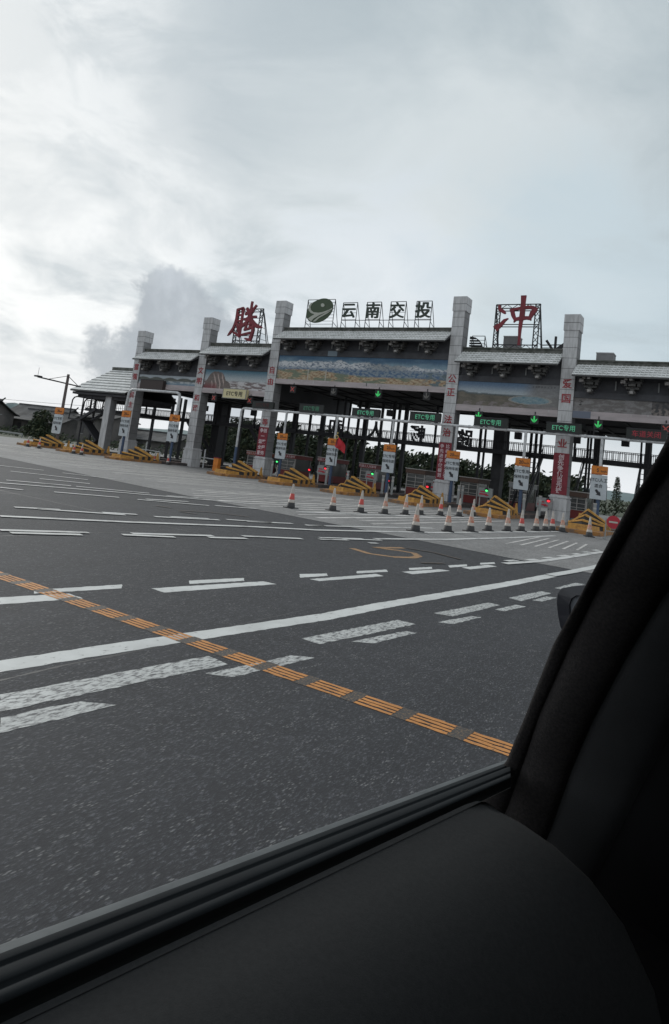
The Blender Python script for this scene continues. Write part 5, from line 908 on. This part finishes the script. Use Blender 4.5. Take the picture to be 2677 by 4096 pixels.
b = MB(); q = [[r[0][0] + .03, r[0][1] + .002, r[0][2]] for r in PR]; q2 = [[r[1][0] + .075, r[1][1] - .01, r[1][2]] for r in PR]
b.add([CW(p) for p in q + q2], [(i, i + 1, len(q) + i + 1, len(q) + i) for i in range(len(q) - 1)]); b.build('window_rubber_channel', RUB, carT)
def xt(pr, s): a, c = pr; q = (s - a[0]) / (c[0] - a[0]); return [s] + [a[k] + (c[k] - a[k]) * q for k in (1, 2)]
S_ = [-.5, -.2, 0, .1, .2, .3, .36, .40, .42, None]
rows = [[xt(pr, pr[1][0] + .010 if s is None else s) for pr in SILL] for s in S_]
loft([r[:3] for r in rows], 'window_seal_lit_ridge', mat('lit_seal', (.085, .095, .10), .6, spec=.15, noise=(60, (.06, .068, .072), .3, .7)), bulge=0, sub=1)  # sky-lit first ridge, its brightness put into a paler seal colour
loft([r[2:15] for r in rows], 'window_seal', SEAL, bulge=0, sub=1)
loft([r[14:] for r in rows], 'shaded_seal_recess', RUB, bulge=0, sub=1)  # recess beside the pad, its shade put in as black
pad = []
for s in [-.5, -.2, 0, .1, .2, .26, .31, .35, .38, .40, .415, .427, .436, .440]:
    e = xt(SILL[-1], s); f_ = max(0, (s - .40) / .04); dn = -.012 * f_ ** 2.4; L0, Z0 = e[1], e[2]
    pad.append([[s, L0 + .003, Z0 + .0004 + dn], [s, L0 - .004, Z0 - .0012 + dn], [s, L0 - .02, Z0 - .0015 + dn], [s, L0 - .04, Z0 - .0045 + dn], [s, L0 - .062, Z0 - .012 + dn], [s, L0 - .082, Z0 - .026 + dn], [s, L0 - .10, Z0 - .050 + dn], [s, L0 - .113, Z0 - .088 + dn], [s, L0 - .120, Z0 - .15 + dn], [s, L0 - .125, Z0 - .26], [s, L0 - .13, Z0 - .6]])
lastp = pad[-1]
for ds, dz in ((.004, -.01), (.005, -.03), (.005, -.4)): pad.append([[p[0] + ds - (.222 - p[1]) * .12, p[1], p[2] + dz] for p in lastp])
loft(pad, 'door_pad', PAD, bulge=0, sub=1)
# outer door skin, roof, far side, floor, rear, dashboard: keeps the cabin dark
def cb(name, s0, s1, l0, l1, z0, z1, m):
    b = MB(); b.hexa([CW((s0, l0, z0)), CW((s1, l0, z0)), CW((s1, l1, z0)), CW((s0, l1, z0)), CW((s0, l0, z1)), CW((s1, l0, z1)), CW((s1, l1, z1)), CW((s0, l1, z1))]); return b.build(name, m, carT)
CARP = mat('car_paint', (.03, .032, .035), .25, .3); DK = mat('cabin_dark', (.008, .008, .009), .95, spec=.1)
cb('door_skin', -.9, .52, .262, .29, -1.0, -.33, CARP); cb('floor', -.9, 1.1, -1.3, .27, -1.05, -1.0, DK); cb('far_side', -.9, 1.1, -1.33, -1.3, -1.0, .32, DK); cb('rear_wall', -.93, -.9, -1.3, .27, -1.0, .32, DK)
cb('roof_lining', -.9, .28, -1.3, .02, .30, .33, DK); cb('dashboard', .62, 1.1, -1.3, .17, -1.0, -.20, DK); cb('kick_panel', .545, .60, -1.3, .215, -1.0, -.215, DK); cb('front_seat', -.2, .25, -.75, -.3, -1.0, -.35, DK); cb('front_wall', .75, .8, -1.3, .05, -.2, .33, DK)
# side mirror outside the window
n = len(MIR); b = MB(); b.add([CW(p) for p in MIR] + [CW((p[0] + .07, p[1], p[2])) for p in MIR], [tuple(range(n, 2 * n))] + [(i, i + 1, n + i + 1, n + i) for i in range(n - 1)])
MG = MIRG; k2 = len(MG)
b.add([CW(p) for p in MIR[:n]] + [CW(p) for p in MG], [(0, 1, n + 1, n), (1, 2, n + 1), (2, 3, n + 2, n + 1), (3, 4, n + 3, n + 2), (4, 5, n + 4, n + 3), (5, 6, n + 5, n + 4), (6, 7, n + 6, n + 5), (7, 8, n + 6), (8, 9, n + 7, n + 6)])
hs_ = b.build('mirror_housing', MIRH, carT); b = MB(); b.add([CW((p[0] + .004, p[1], p[2])) for p in MG], [tuple(range(k2))]); b.build('mirror_glass', MIRG_, hs_)
b = MB(); b.tube(CW((.97, .36, -.15)), CW((1.0, .26, -.2)), .02, 8); b.build('mirror_arm', MIRH, hs_)
# window pane
GL = bpy.data.materials.new('window_glass'); GL.use_nodes = True; nt = GL.node_tree; nt.nodes.clear()
tr = N('ShaderNodeBsdfTransparent'); tr.inputs[0].default_value = (.955, .975, .985, 1); gl = N('ShaderNodeBsdfGlossy'); gl.inputs[0].default_value = (1, 1, 1, 1); gl.inputs['Roughness'].default_value = .02
mx = N('ShaderNodeMixShader'); mx.inputs[0].default_value = .03; lk(tr.outputs[0], mx.inputs[1]); lk(gl.outputs[0], mx.inputs[2]); ou = N('ShaderNodeOutputMaterial'); lk(mx.outputs[0], ou.inputs[0])
vs = []; 
for s in [-.9 + 1.9 * i / 12 for i in range(13)]:
    for z, l in ((-.23, .268), (-.1, .215), (0, .165), (.12, .10), (.22, .05), (.31, .0)): vs.append(CW((s, l, z)))
b = MB(); b.add(vs, [(i * 6 + j, i * 6 + j + 1, (i + 1) * 6 + j + 1, (i + 1) * 6 + j) for i in range(12) for j in range(5)]); b.build('window_pane', GL, carT, True)
# set the pane's own faces apart from the pillar: drop everything ahead of the pillar line
